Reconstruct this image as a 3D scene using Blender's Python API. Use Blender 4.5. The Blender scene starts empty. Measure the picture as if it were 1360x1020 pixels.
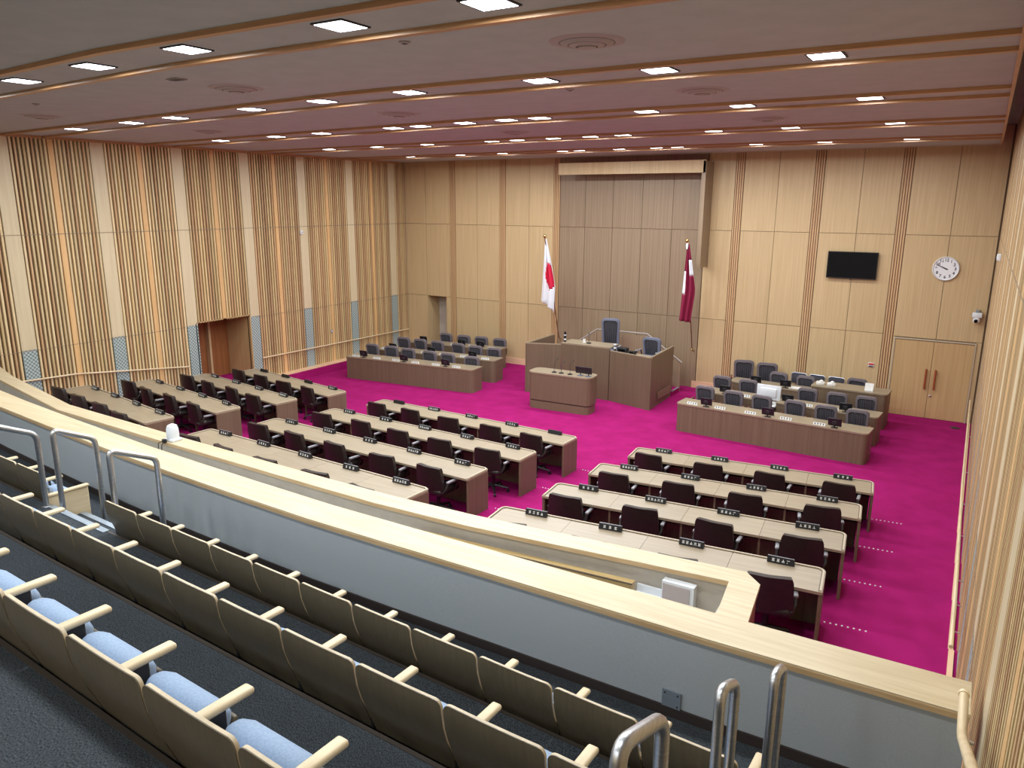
import bpy, bmesh, math, random
from mathutils import Vector, Matrix
random.seed(7)
C = bpy.context.scene.collection
scene = bpy.context.scene
pi = math.pi
# ------------------------------------------------------------------ camera
CAM_Z = 5.566
def cam_axes(yaw, pitch, roll):
    cy, sy, cp, sp = math.cos(yaw), math.sin(yaw), math.cos(pitch), math.sin(pitch)
    f = Vector((sy*cp, cy*cp, sp)); r = Vector((cy, -sy, 0)); u = r.cross(f)
    cr, sr = math.cos(roll), math.sin(roll)
    return r*cr + u*sr, u*cr - r*sr, f
_r, _u, _f = cam_axes(math.radians(-31.588), math.radians(-13.522), math.radians(0.2723))
cam_data = bpy.data.cameras.new('camera'); cam = bpy.data.objects.new('camera', cam_data); C.objects.link(cam)
cam_data.sensor_fit = 'HORIZONTAL'; cam_data.sensor_width = 36; cam_data.lens = 999.9/1360*36
cam_data.clip_start = 0.05; cam_data.clip_end = 100
cam.matrix_world = Matrix(((_r.x, _u.x, -_f.x, 0), (_r.y, _u.y, -_f.y, 0), (_r.z, _u.z, -_f.z, CAM_Z), (0, 0, 0, 1)))
scene.camera = cam
# ------------------------------------------------------------------ world, exposure
w = bpy.data.worlds.new('world'); scene.world = w; w.use_nodes = True
w.node_tree.nodes['Background'].inputs[0].default_value = (0.5, 0.55, 0.65, 1)
w.node_tree.nodes['Background'].inputs[1].default_value = 0.05
scene.view_settings.view_transform = 'Standard'; scene.view_settings.look = 'None'
scene.view_settings.gamma = 1; scene.view_settings.use_curve_mapping = False
scene.view_settings.exposure = 0.0
LAMP_W = 50.0
GALLERY_DIM = 0.65            # the balcony's own lamps are dimmed
LAMP_COL = (0.91, 0.96, 0.97)
LAMP_SPREAD = math.radians(180)
# ------------------------------------------------------------------ materials
def new_mat(name):
    m = bpy.data.materials.new(name); m.use_nodes = True
    nt = m.node_tree; return m, nt, nt.nodes['Principled BSDF']
def plain(name, col, rough=0.5, metal=0.0, spec=0.5):
    m, nt, b = new_mat(name)
    b.inputs['Base Color'].default_value = (*col, 1); b.inputs['Roughness'].default_value = rough
    b.inputs['Metallic'].default_value = metal; b.inputs['Specular IOR Level'].default_value = spec
    return m
def noisy(name, c1, c2, scale=(1, 1, 1), nscale=5.0, rough=0.5, detail=3, lo=0.35, hi=0.65, bump=0.0, var=0.0, spec=0.5, metal=0.0):
    """two-tone noise stretched by scale; var: value change from object to object"""
    m, nt, b = new_mat(name); N = nt.nodes; L = nt.links
    tc = N.new('ShaderNodeTexCoord'); mp = N.new('ShaderNodeMapping'); no = N.new('ShaderNodeTexNoise'); rp = N.new('ShaderNodeValToRGB')
    mp.inputs['Scale'].default_value = scale; no.inputs['Scale'].default_value = nscale; no.inputs['Detail'].default_value = detail
    L.new(tc.outputs['Object'], mp.inputs['Vector'])
    rp.color_ramp.elements[0].position = lo; rp.color_ramp.elements[0].color = (*c1, 1)
    rp.color_ramp.elements[1].position = hi; rp.color_ramp.elements[1].color = (*c2, 1)
    L.new(no.outputs['Fac'], rp.inputs['Fac'])
    out = rp.outputs['Color']
    if var:
        oi = N.new('ShaderNodeObjectInfo'); mr = N.new('ShaderNodeMapRange'); hs = N.new('ShaderNodeHueSaturation')
        ad = N.new('ShaderNodeVectorMath'); ad.operation = 'MULTIPLY_ADD'
        L.new(oi.outputs['Random'], mr.inputs['Value'])
        mr.inputs['To Min'].default_value = 1-var; mr.inputs['To Max'].default_value = 1+var
        L.new(mr.outputs['Result'], hs.inputs['Value']); L.new(out, hs.inputs['Color']); out = hs.outputs['Color']
        cm = N.new('ShaderNodeCombineXYZ'); L.new(oi.outputs['Random'], cm.inputs['X']); L.new(oi.outputs['Random'], cm.inputs['Z'])
        ad.inputs[1].default_value = (40, 40, 40); L.new(cm.outputs[0], ad.inputs[0]); L.new(mp.outputs['Vector'], ad.inputs[2])
        L.new(ad.outputs[0], no.inputs['Vector'])
    else:
        L.new(mp.outputs['Vector'], no.inputs['Vector'])
    L.new(out, b.inputs['Base Color'])
    b.inputs['Roughness'].default_value = rough; b.inputs['Specular IOR Level'].default_value = spec; b.inputs['Metallic'].default_value = metal
    if bump:
        bp = N.new('ShaderNodeBump'); bp.inputs['Strength'].default_value = bump; bp.inputs['Distance'].default_value = 0.01
        L.new(no.outputs['Fac'], bp.inputs['Height']); L.new(bp.outputs['Normal'], b.inputs['Normal'])
    return m
def checker(name, c1, c2, scale, rough=0.5):
    m, nt, b = new_mat(name); N = nt.nodes; L = nt.links
    tc = N.new('ShaderNodeTexCoord'); mp = N.new('ShaderNodeMapping'); ck = N.new('ShaderNodeTexChecker')
    mp.inputs['Location'].default_value = (0.013, 0.013, 0.013)
    ck.inputs['Scale'].default_value = scale; ck.inputs['Color1'].default_value = (*c1, 1); ck.inputs['Color2'].default_value = (*c2, 1)
    L.new(tc.outputs['Object'], mp.inputs['Vector']); L.new(mp.outputs['Vector'], ck.inputs['Vector']); L.new(ck.outputs['Color'], b.inputs['Base Color'])
    b.inputs['Roughness'].default_value = rough
    return m
def emit(name, col, s):
    m, nt, b = new_mat(name); b.inputs['Base Color'].default_value = (*col, 1)
    b.inputs['Emission Color'].default_value = (*col, 1); b.inputs['Emission Strength'].default_value = s
    return m
M = {}
M['wall_panel'] = noisy('wall_panel_wood', (0.52, 0.37, 0.195), (0.60, 0.44, 0.245), (30, 30, 0.5), 1.0, 0.45, 3, var=0.03)
M['wall_dark'] = noisy('backdrop_wood', (0.245, 0.17, 0.105), (0.30, 0.215, 0.14), (34, 34, 0.4), 1.0, 0.45, 3, var=0.03)
M['batten'] = noisy('orange_batten_wood', (0.52, 0.32, 0.16), (0.60, 0.39, 0.21), (20, 20, 0.5), 2.0, 0.5, 3, var=0.08)
M['batten_back'] = noisy('brown_batten_backing', (0.24, 0.135, 0.065), (0.28, 0.16, 0.08), (20, 20, 0.5), 2.0, 0.6)
M['panel_joint'] = plain('panel_joint_wood', (0.20, 0.13, 0.07), 0.7)  # brown backing board, seen as dark joints between the panels
M['door'] = noisy('door_wood', (0.50, 0.33, 0.155), (0.57, 0.39, 0.19), (24, 24, 0.5), 1.2, 0.4, 3)
M['door_red'] = noisy('reddish_door_wood', (0.26, 0.10, 0.035), (0.33, 0.135, 0.05), (1, 14, 0.6), 1.6, 0.35, 3)
M['slat_light'] = noisy('light_pine_slat', (0.66, 0.50, 0.27), (0.76, 0.60, 0.36), (12, 12, 0.4), 2.0, 0.5, 3, var=0.12)
M['slat_mid'] = noisy('honey_pine_slat', (0.57, 0.41, 0.20), (0.67, 0.50, 0.27), (12, 12, 0.4), 2.0, 0.5, 3, var=0.15)
M['slat_red'] = noisy('reddish_pine_slat', (0.50, 0.31, 0.155), (0.60, 0.40, 0.22), (12, 12, 0.4), 2.0, 0.5, 3, var=0.15)
M['slat_wide'] = noisy('wide_pine_board', (0.66, 0.40, 0.17), (0.74, 0.47, 0.22), (10, 10, 0.4), 2.0, 0.5, 3, var=0.06)
M['pilaster'] = noisy('pale_maple_board', (0.61, 0.50, 0.32), (0.67, 0.565, 0.375), (16, 16, 0.4), 1.5, 0.45, 3, var=0.03)
M['slat_back'] = noisy('dark_slat_backing', (0.11, 0.06, 0.03), (0.15, 0.08, 0.04), (4, 4, 1), 3.0, 0.7)
M['perf'] = checker('perforated_teal_panel', (0.46, 0.52, 0.50), (0.16, 0.22, 0.22), 22, 0.5)
M['cap'] = noisy('pale_maple_cap', (0.54, 0.43, 0.265), (0.63, 0.525, 0.35), (1.1, 14, 14), 1.4, 0.38, 4, var=0.0)
M['cap_edge'] = noisy('maple_cap_edge', (0.55, 0.37, 0.19), (0.64, 0.46, 0.26), (1.5, 20, 20), 1.4, 0.45, 3)
M['parapet'] = noisy('grey_parapet_cloth', (0.41, 0.45, 0.48), (0.45, 0.49, 0.52), (60, 60, 60), 2.0, 0.85, 2, spec=0.2)
M['beige'] = noisy('beige_painted_wall', (0.52, 0.47, 0.40), (0.56, 0.51, 0.44), (3, 3, 3), 2.0, 0.8, 2)
M['kick'] = plain('dark_kick_board', (0.045, 0.033, 0.03), 0.6)
M['ceiling'] = noisy('ceiling_plaster', (0.42, 0.43, 0.425), (0.45, 0.46, 0.455), (1, 1, 1), 3.0, 0.85, 2, spec=0.2)
M['ceil_batten'] = noisy('ceiling_batten_wood', (0.42, 0.22, 0.10), (0.50, 0.28, 0.13), (0.6, 20, 20), 2.0, 0.4, 3)
M['carpet'] = noisy('magenta_carpet', (0.27, 0.007, 0.10), (0.34, 0.010, 0.135), (1, 1, 1), 2.3, 0.95, 8, 0.3, 0.7, bump=0.15, spec=0.1)
M['gal_carpet'] = noisy('slate_fleck_carpet', (0.022, 0.026, 0.031), (0.105, 0.12, 0.135), (1, 0.45, 1), 280, 0.95, 3, 0.38, 0.66, bump=0.3, spec=0.1)
M['nosing_dark'] = plain('dark_brown_nosing', (0.055, 0.042, 0.034), 0.5)
M['alu'] = noisy('brushed_aluminium', (0.36, 0.43, 0.50), (0.45, 0.52, 0.60), (2, 60, 60), 2, 0.35, 2, metal=0.6)
M['chrome'] = noisy('satin_steel', (0.50, 0.51, 0.53), (0.60, 0.61, 0.63), (2, 2, 60), 2, 0.36, 2, metal=1.0)
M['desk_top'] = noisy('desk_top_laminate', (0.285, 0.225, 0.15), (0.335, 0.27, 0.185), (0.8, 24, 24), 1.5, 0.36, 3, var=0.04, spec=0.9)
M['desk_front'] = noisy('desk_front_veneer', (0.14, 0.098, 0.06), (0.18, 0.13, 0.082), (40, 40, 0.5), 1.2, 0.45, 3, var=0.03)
M['desk_edge'] = plain('dark_desk_edge', (0.10, 0.07, 0.05), 0.4)
M['desk_lip'] = plain('pale_desk_lip', (0.50, 0.42, 0.31), 0.4)
M['leather'] = noisy('dark_brown_leather', (0.013, 0.008, 0.007), (0.020, 0.012, 0.011), (1, 1, 1), 30, 0.42, 3, bump=0.05)
M['arm_grey'] = plain('grey_arm_pad', (0.26, 0.26, 0.28), 0.35)
M['black'] = plain('black_plastic', (0.012, 0.012, 0.014), 0.4)
M['screen'] = plain('black_glass_screen', (0.004, 0.004, 0.005), 0.2, 0.0, 0.2)
M['white'] = plain('white_plastic', (0.75, 0.78, 0.82), 0.4)
M['paper'] = plain('white_paper', (0.80, 0.80, 0.78), 0.7)
M['ink'] = plain('dark_ink', (0.05, 0.05, 0.06), 0.6)
M['letter'] = plain('white_lettering', (0.82, 0.82, 0.80), 0.5)
M['fab_frame'] = noisy('grey_mauve_upholstery', (0.135, 0.115, 0.13), (0.165, 0.14, 0.16), (1, 1, 1), 60, 0.7, 2)
M['fab_pad'] = noisy('charcoal_ribbed_upholstery', (0.035, 0.033, 0.042), (0.055, 0.052, 0.065), (60, 2, 2), 2, 0.75, 2)
M['fab_blue'] = noisy('slate_blue_upholstery', (0.13, 0.14, 0.20), (0.17, 0.18, 0.25), (1, 1, 1), 60, 0.7, 2)
M['navy'] = plain('navy_vinyl', (0.02, 0.035, 0.11), 0.4)
M['shell'] = noisy('taupe_plywood_shell', (0.125, 0.10, 0.06), (0.15, 0.12, 0.075), (30, 30, 1.0), 1.5, 0.30, 3, var=0.04)
M['ply_edge'] = noisy('pale_plywood_edge', (0.52, 0.42, 0.28), (0.62, 0.51, 0.35), (10, 10, 10), 2, 0.45, 2)
M['arm_wood'] = noisy('beech_armrest', (0.66, 0.52, 0.32), (0.76, 0.62, 0.41), (14, 1.2, 14), 1.6, 0.4, 3, var=0.05)
M['cushion'] = noisy('pale_blue_cloth', (0.30, 0.40, 0.56), (0.36, 0.46, 0.62), (1, 1, 1), 90, 0.85, 2, bump=0.05, spec=0.2)
M['brass'] = plain('brass', (0.65, 0.42, 0.16), 0.25, 1.0)
M['pole'] = noisy('brown_pole_lacquer', (0.13, 0.045, 0.03), (0.18, 0.065, 0.045), (20, 20, 1), 2, 0.35)
M['flag_white'] = plain('white_flag_cloth', (0.82, 0.84, 0.88), 0.8)
M['flag_red'] = plain('red_flag_cloth', (0.62, 0.01, 0.05), 0.8)
M['flag_maroon'] = plain('maroon_flag_cloth', (0.25, 0.008, 0.05), 0.8)
M['clock_face'] = plain('white_clock_face', (0.82, 0.84, 0.88), 0.5)
M['lens'] = emit('lamp_diffuser', (0.86, 0.90, 1.0), 12.0)
M['dark_metal'] = plain('dark_metal', (0.025, 0.024, 0.026), 0.6)
M['vent'] = plain('vent_paint', (0.36, 0.32, 0.30), 0.6)
M['vent_dark'] = plain('dark_vent_paint', (0.15, 0.13, 0.125), 0.6)  # darker grey for every other ring of the air diffusers
M['red_button'] = plain('red_plastic', (0.6, 0.06, 0.06), 0.4)
M['grey_panel'] = plain('grey_mauve_panel', (0.46, 0.40, 0.39), 0.6)
M['handle'] = plain('red_brown_handle', (0.33, 0.075, 0.03), 0.35)
M['gold_wood'] = noisy('golden_bench_wood', (0.42, 0.29, 0.12), (0.50, 0.36, 0.16), (1, 16, 16), 1.6, 0.4, 3)
M['peach'] = noisy('peach_plinth_wood', (0.72, 0.46, 0.29), (0.80, 0.53, 0.34), (1, 1, 12), 1.6, 0.5, 3)
# ------------------------------------------------------------------ helpers
class MB:
    def __init__(s): s.v = []; s.f = []
    def add(s, vs, fs, T=None):
        o = len(s.v)
        s.v += [tuple(T @ Vector(v)) if T else tuple(v) for v in vs]
        s.f += [tuple(i+o for i in f) for f in fs]; return s
    def box(s, c, d, T=None):
        x, y, z = c; a, b, e = d[0]/2, d[1]/2, d[2]/2
        vs = [(x-a, y-b, z-e), (x+a, y-b, z-e), (x+a, y+b, z-e), (x-a, y+b, z-e), (x-a, y-b, z+e), (x+a, y-b, z+e), (x+a, y+b, z+e), (x-a, y+b, z+e)]
        return s.add(vs, [(0, 3, 2, 1), (4, 5, 6, 7), (0, 1, 5, 4), (1, 2, 6, 5), (2, 3, 7, 6), (3, 0, 4, 7)], T)
    def b2(s, x0, x1, y0, y1, z0, z1): return s.box(((x0+x1)/2, (y0+y1)/2, (z0+z1)/2), (abs(x1-x0), abs(y1-y0), abs(z1-z0)))
    def rbox(s, c, d, r, seg=2, T=None):
        bm = bmesh.new(); bmesh.ops.create_cube(bm, size=1)
        for v in bm.verts: v.co = Vector((v.co.x*d[0], v.co.y*d[1], v.co.z*d[2]))
        bmesh.ops.bevel(bm, geom=list(bm.edges), offset=min(r, min(d)*0.49), segments=seg, profile=0.5, affect='EDGES')
        bm.verts.index_update()
        vs = [(v.co.x+c[0], v.co.y+c[1], v.co.z+c[2]) for v in bm.verts]; fs = [tuple(v.index for v in f.verts) for f in bm.faces]
        bm.free(); return s.add(vs, fs, T)
    def prism(s, poly, z0, z1, T=None):
        n = len(poly)
        area = sum(poly[i][0]*poly[(i+1) % n][1]-poly[(i+1) % n][0]*poly[i][1] for i in range(n))
        if area < 0: poly = poly[::-1]
        vs = [(p[0], p[1], z0) for p in poly]+[(p[0], p[1], z1) for p in poly]
        fs = [tuple(range(n-1, -1, -1)), tuple(range(n, 2*n))]+[(i, (i+1) % n, n+(i+1) % n, n+i) for i in range(n)]
        return s.add(vs, fs, T)
    def strip(s, a, b, z0, z1):
        """solid band between two plan polylines of equal length (z0/z1 numbers or lists)"""
        n = len(a); Z0 = z0 if isinstance(z0, (list, tuple)) else [z0]*n; Z1 = z1 if isinstance(z1, (list, tuple)) else [z1]*n
        vs = []
        for i in range(n): vs += [(a[i][0], a[i][1], Z0[i]), (b[i][0], b[i][1], Z0[i]), (b[i][0], b[i][1], Z1[i]), (a[i][0], a[i][1], Z1[i])]
        fs = [(0, 1, 2, 3), tuple(4*(n-1)+k for k in (3, 2, 1, 0))]
        for i in range(n-1):
            for k in range(4): fs.append((4*i+k, 4*i+4+k, 4*i+4+(k+1) % 4, 4*i+(k+1) % 4))
        return s.add(vs, fs)
    def tube(s, pts, r, n=8, caps=True):
        P = [Vector(p) for p in pts]; R = r if isinstance(r, (list, tuple)) else [r]*len(P)
        up = Vector((0, 0, 1)); vs = []; pn = None
        for i, p in enumerate(P):
            t = (P[min(i+1, len(P)-1)]-P[max(i-1, 0)]).normalized()
            if pn is None:
                a = up if abs(t.z) < 0.9 else Vector((1, 0, 0)); nrm = a.cross(t).normalized()
            else:
                nrm = (pn-t*pn.dot(t)).normalized()
            pn = nrm; bn = t.cross(nrm)
            for k in range(n):
                an = 2*pi*k/n; q = p+(nrm*math.cos(an)+bn*math.sin(an))*R[i]; vs.append(tuple(q))
        fs = []
        for i in range(len(P)-1):
            for k in range(n): fs.append((i*n+k, i*n+(k+1) % n, (i+1)*n+(k+1) % n, (i+1)*n+k))
        if caps: fs += [tuple(range(n-1, -1, -1)), tuple((len(P)-1)*n+k for k in range(n))]
        return s.add(vs, fs)
    def lathe(s, prof, n=16, o=(0, 0, 0), T=None):
        vs = []; fs = []
        for (r, z) in prof:
            for k in range(n):
                a = 2*pi*k/n; vs.append((o[0]+r*math.cos(a), o[1]+r*math.sin(a), o[2]+z))
        for i in range(len(prof)-1):
            for k in range(n): fs.append((i*n+k, i*n+(k+1) % n, (i+1)*n+(k+1) % n, (i+1)*n+k))
        fs += [tuple(range(n-1, -1, -1)), tuple((len(prof)-1)*n+k for k in range(n))]
        return s.add(vs, fs, T)
    def mesh(s, name, mat, smooth=False):
        me = bpy.data.meshes.new(name); me.from_pydata(s.v, [], s.f); me.materials.append(mat)
        bm = bmesh.new(); bm.from_mesh(me); bmesh.ops.recalc_face_normals(bm, faces=bm.faces); bm.to_mesh(me); bm.free()
        if smooth:
            for p in me.polygons: p.use_smooth = True
            try: me.set_sharp_from_angle(angle=math.radians(40))
            except Exception: pass
        return me
    def build(s, name, mat, parent=None, smooth=False, **kw):
        return put(name, s.mesh(name, mat, smooth), parent, **kw)
def put(name, me, parent=None, loc=None, rotz=0, kind=None, label=None):
    o = bpy.data.objects.new(name, me); C.objects.link(o)
    if parent: o.parent = parent
    if loc: o.location = loc
    if rotz: o.rotation_euler = (0, 0, rotz)
    if kind: o['kind'] = kind
    if label: o['label'] = label
    return o
def tag(o, label, cat, group=None):
    o['label'] = label; o['category'] = cat
    if group: o['group'] = group
    return o
def thing(name, label, cat, loc=(0, 0, 0), rotz=0, group=None):
    o = bpy.data.objects.new(name, None); C.objects.link(o); o.empty_display_size = 0.1
    o.location = loc; o.rotation_euler = (0, 0, rotz)
    return tag(o, label, cat, group)
def structure(name, loc=(0, 0, 0)):
    o = bpy.data.objects.new(name, None); C.objects.link(o); o.location = loc; o['kind'] = 'structure'; return o
def dup(src, loc, rotz=0, label=None, group=None):
    r = src.copy(); C.objects.link(r); r.location = loc; r.rotation_euler = (0, 0, rotz)
    if label: r['label'] = label
    if group: r['group'] = group
    for ch in list(src.children):
        c = ch.copy(); C.objects.link(c); c.parent = r
        for g in list(ch.children):
            d = g.copy(); C.objects.link(d); d.parent = c
    return r
ORD = ['first', 'second', 'third', 'fourth', 'fifth', 'sixth', 'seventh', 'eighth', 'ninth', 'tenth', 'eleventh', 'twelfth']
def rot(x, a): return Matrix.Rotation(a, 4, x)
def tr(x, y, z): return Matrix.Translation((x, y, z))
def lerp(a, b, t): return a+(b-a)*t
def arc(cx, cy, r, a0, a1, n=5): return [(cx+r*math.cos(math.radians(lerp(a0, a1, i/n))), cy+r*math.sin(math.radians(lerp(a0, a1, i/n)))) for i in range(n+1)]
# ------------------------------------------------------------------ room measures
XL, XR, YB, ZC = -18.46, 0.30, 22.4, 6.99
ZJ, ZK = 4.81, 2.18            # the two horizontal panel joints
ST = 0.17                      # rise of one carpet tier
# ------------------------------------------------------------------ floor and tiers
floor = MB().b2(XL-1.4, XR+0.3, 4.6, YB+0.9, -0.2, 0).build('floor', M['carpet'], kind='structure')
RB = [((-5.33, 13.41), (-1.09, 13.84)), ((-5.35, 11.73), (-1.08, 12.15)), ((-5.33, 10.07), (-1.08, 10.50)), ((-5.34, 8.45), (-1.09, 8.88))]
MBK = [((-12.02, 13.56), (-6.61, 13.38)), ((-12.00, 11.86), (-6.60, 11.68)), ((-12.01, 10.22), (-6.60, 10.03)), ((-12.02, 8.66), (-6.61, 8.43))]
LB = [((-17.45, 14.24), (-13.31, 13.65)), ((-17.42, 12.60), (-13.29, 12.01)), ((-17.36, 10.98), (-13.28, 10.39)), ((-17.36, 9.39), (-13.29, 8.80))]
def ext(p, q, x): return (x, p[1]+(q[1]-p[1])*(x-p[0])/(q[0]-p[0]))
DESK_D = 0.62
for i in range(4):
    g = 0.05
    pts = [ext(*LB[i], XL-0.05), ext(*LB[i], -12.75), ext(*MBK[i], -12.5), ext(*MBK[i], -6.15), ext(*RB[i], -5.75), ext(*RB[i], XR+0.1)]
    pts = [(x, y+g) for x, y in pts]
    MB().prism(pts+[(XR+0.1, 4.8), (XL-0.05, 4.8)], ST*i, ST*(i+1)).build('carpet_tier', M['carpet'], floor)
    st = MB()
    for (A, Bq, x0, x1) in ((RB[i][0], RB[i][1], -1.05, -0.60), (MBK[i][0], MBK[i][1], -6.5, -6.2), (RB[i][0], RB[i][1], -5.7, -5.45)):
        n = max(2, int(round((x1-x0)/0.062)))
        for k in range(n+1):
            p = ext(A, Bq, lerp(x0, x1, k/n)); st.lathe([(0.013, 0), (0.010, 0.007)], 6, (p[0], p[1]+g-0.025, ST*(i+1)))
    st.build('step_stud', M['white'], floor, kind='stuff', label='small white anti-slip studs along the carpet step edge')
# low ledge along left wall, and plinth of back wall
tb = structure('trim_1')
MB().b2(XL-0.05, -18.17, 14.95, YB-0.01, 0, 0.27).build('ledge_top', M['peach'], tb)
MB().b2(-18.17, -18.14, 14.95, YB-0.01, 0, 0.25).build('ledge_face', M['carpet'], tb)
bb = structure('baseboard_back')
for x0, x1 in ((-16.6, -12.0), (-7.2, -1.80)):
    MB().b2(x0, x1, YB-0.025, YB, 0, 0.21).build('baseboard_board', M['peach'], bb)
bbr = structure('baseboard_right')
for i in range(5):
    y1 = [YB, 13.98, 12.30, 10.65, 9.02][i]; y0 = [13.98, 12.30, 10.65, 9.02, 4.7][i]
    MB().b2(0.245, XR, y0, y1, 0, ST*i+0.025).build('baseboard_board', M['peach'], bbr)
# ------------------------------------------------------------------ back wall
wb = MB().b2(XL-1.5, -17.51, YB+0.03, YB+0.1, -0.1, 7.5).b2(-17.51, -16.62, YB+0.03, YB+0.1, ZK, 7.5).b2(-16.62, XR+0.3, YB+0.03, YB+0.1, -0.1, 7.5).build('wall_back', M['panel_joint'], kind='structure')
strips = [-16.31, -14.19, -12.08, -6.16, -4.01, -1.88]
def panel(x0, x1, z0, z1, m='wall_panel', y=YB, t=0.035, g=0.006):
    MB().b2(x0+g, x1-g, y, y+t, z0+g, z1-g).build('wall_panel', M[m], wb)
rows_z = [(0.0, ZK), (ZK, ZJ), (ZJ, 7.45)]
def bay(x0, x1, seams, skip=()):
    xs = [x0]+seams+[x1]
    for k in range(len(xs)-1):
        for j, (z0, z1) in enumerate(rows_z):
            if (k, j) in skip: continue
            panel(xs[k], xs[k+1], z0, z1)
SW = 0.125
bay(XL-0.08, -16.31-SW, [-17.51], skip={(1, 0)})
panel(-16.62, -16.31-SW, 0, ZK)
bay(-16.31+SW, -14.19-SW, [-15.25])
bay(-14.19+SW, -12.08-SW, [-13.13])
bay(-6.16+SW, -4.01-SW, [-5.08])
bay(-4.01+SW, -1.88-SW, [-2.94])
for k, (x0, x1) in enumerate([(-1.88+SW, -0.74), (-0.74, XR)]):
    for z0, z1 in ((2.14, ZJ), (ZJ, 7.45)): panel(x0, x1, z0, z1)
panel(-1.88+SW, -1.70, 0, 2.14); panel(0.17, XR, 0, 2.14)
for x0, x1 in ((-12.08+SW, -11.04), (-11.04, -10.07), (-10.07, -9.09), (-9.09, -8.11), (-8.11, -7.10)):
    for z0, z1 in rows_z: panel(x0, x1, z0, z1, 'wall_dark')
for z0, z1 in rows_z: panel(-7.08, -6.16-SW, z0, z1)
for sx in strips:
    MB().b2(sx-0.12, sx+0.12, YB+0.005, YB+0.028, 0, 7.45).build('batten_backing', M['batten_back'], wb)
    for k in range(4):
        xx = sx-0.09+0.06*k
        MB().b2(xx-0.018, xx+0.018, YB-0.02, YB+0.03, 0, 7.45).build('batten', M['batten'], wb)
# valance and side fin above the backdrop
va = thing('backdrop_valance', 'pale wooden valance beam across the top of the brown backdrop', 'valance', (-9.3, YB, 6.43))
MB().b2(-2.35, 2.36, -0.72, -0.69, 0, 0.35).build('front_board', M['wall_panel'], va)
MB().b2(-2.35, 2.36, -0.06, -0.01, 0.20, 0.27).build('back_rail', M['wall_panel'], va)
MB().b2(-2.35, 2.36, -0.69, -0.64, 0.02, 0.06).build('bottom_rail', M['desk_edge'], va)
fi = thing('backdrop_side_fin', 'tall brown wooden fin hanging on right edge of the backdrop', 'fin', (-6.98, YB, 3.75))
MB().b2(-0.03, 0.05, -0.72, -0.005, 0, 3.0).build('fin_board', M['wall_dark'], fi)
MB().b2(-0.07, -0.03, -0.72, -0.66, 0.0, 2.66).build('fin_edge', M['wall_dark'], fi)
# small doorway at left of back wall
d2 = structure('door_2')
MB().b2(-17.56, -17.50, YB-0.01, YB+0.75, 0, ZK).build('jamb', M['wall_panel'], d2)
MB().b2(-16.63, -16.59, YB-0.01, YB+0.75, 0, ZK).build('jamb', M['wall_panel'], d2)
MB().b2(-17.5, -16.63, YB+0.1, YB+0.75, ZK-0.02, ZK+0.02).build('head', M['wall_panel'], d2)
MB().b2(-17.5, -16.63, YB+0.70, YB+0.75, 0, ZK-0.02).build('door_leaf', M['beige'], d2)
# double door at right of back wall
d3 = structure('door_3')
MB().b2(-1.68, -0.765, YB-0.012, YB+0.03, 0.01, 2.07).build('door_leaf', M['door'], d3)
MB().b2(-0.755, 0.15, YB-0.012, YB+0.03, 0.01, 2.07).build('door_leaf', M['door'], d3)
fr = MB().b2(-1.715, -1.685, YB-0.03, YB+0.03, 0, 2.12).b2(0.155, 0.185, YB-0.03, YB+0.03, 0, 2.12).b2(-1.685, 0.155, YB-0.03, YB+0.03, 2.085, 2.12)
fr.build('door_frame', M['desk_lip'], d3)
for x in (-0.86, -0.64):
    MB().tube([(x, YB-0.07, 0.80), (x, YB-0.07, 1.34)], 0.024, 8).tube([(x, YB-0.07, 0.86), (x, YB-0.005, 0.86)], 0.014, 6).tube([(x, YB-0.07, 1.28), (x, YB-0.005, 1.28)], 0.014, 6).build('door_handle', M['handle'], d3, True)
MB().lathe([(0.03, 0), (0.03, 0.015), (0.02, 0.02)], 10, T=tr(-0.70, YB-0.012, 0.62) @ rot('X', pi/2)).build('lock', M['chrome'], d3, True)
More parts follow.
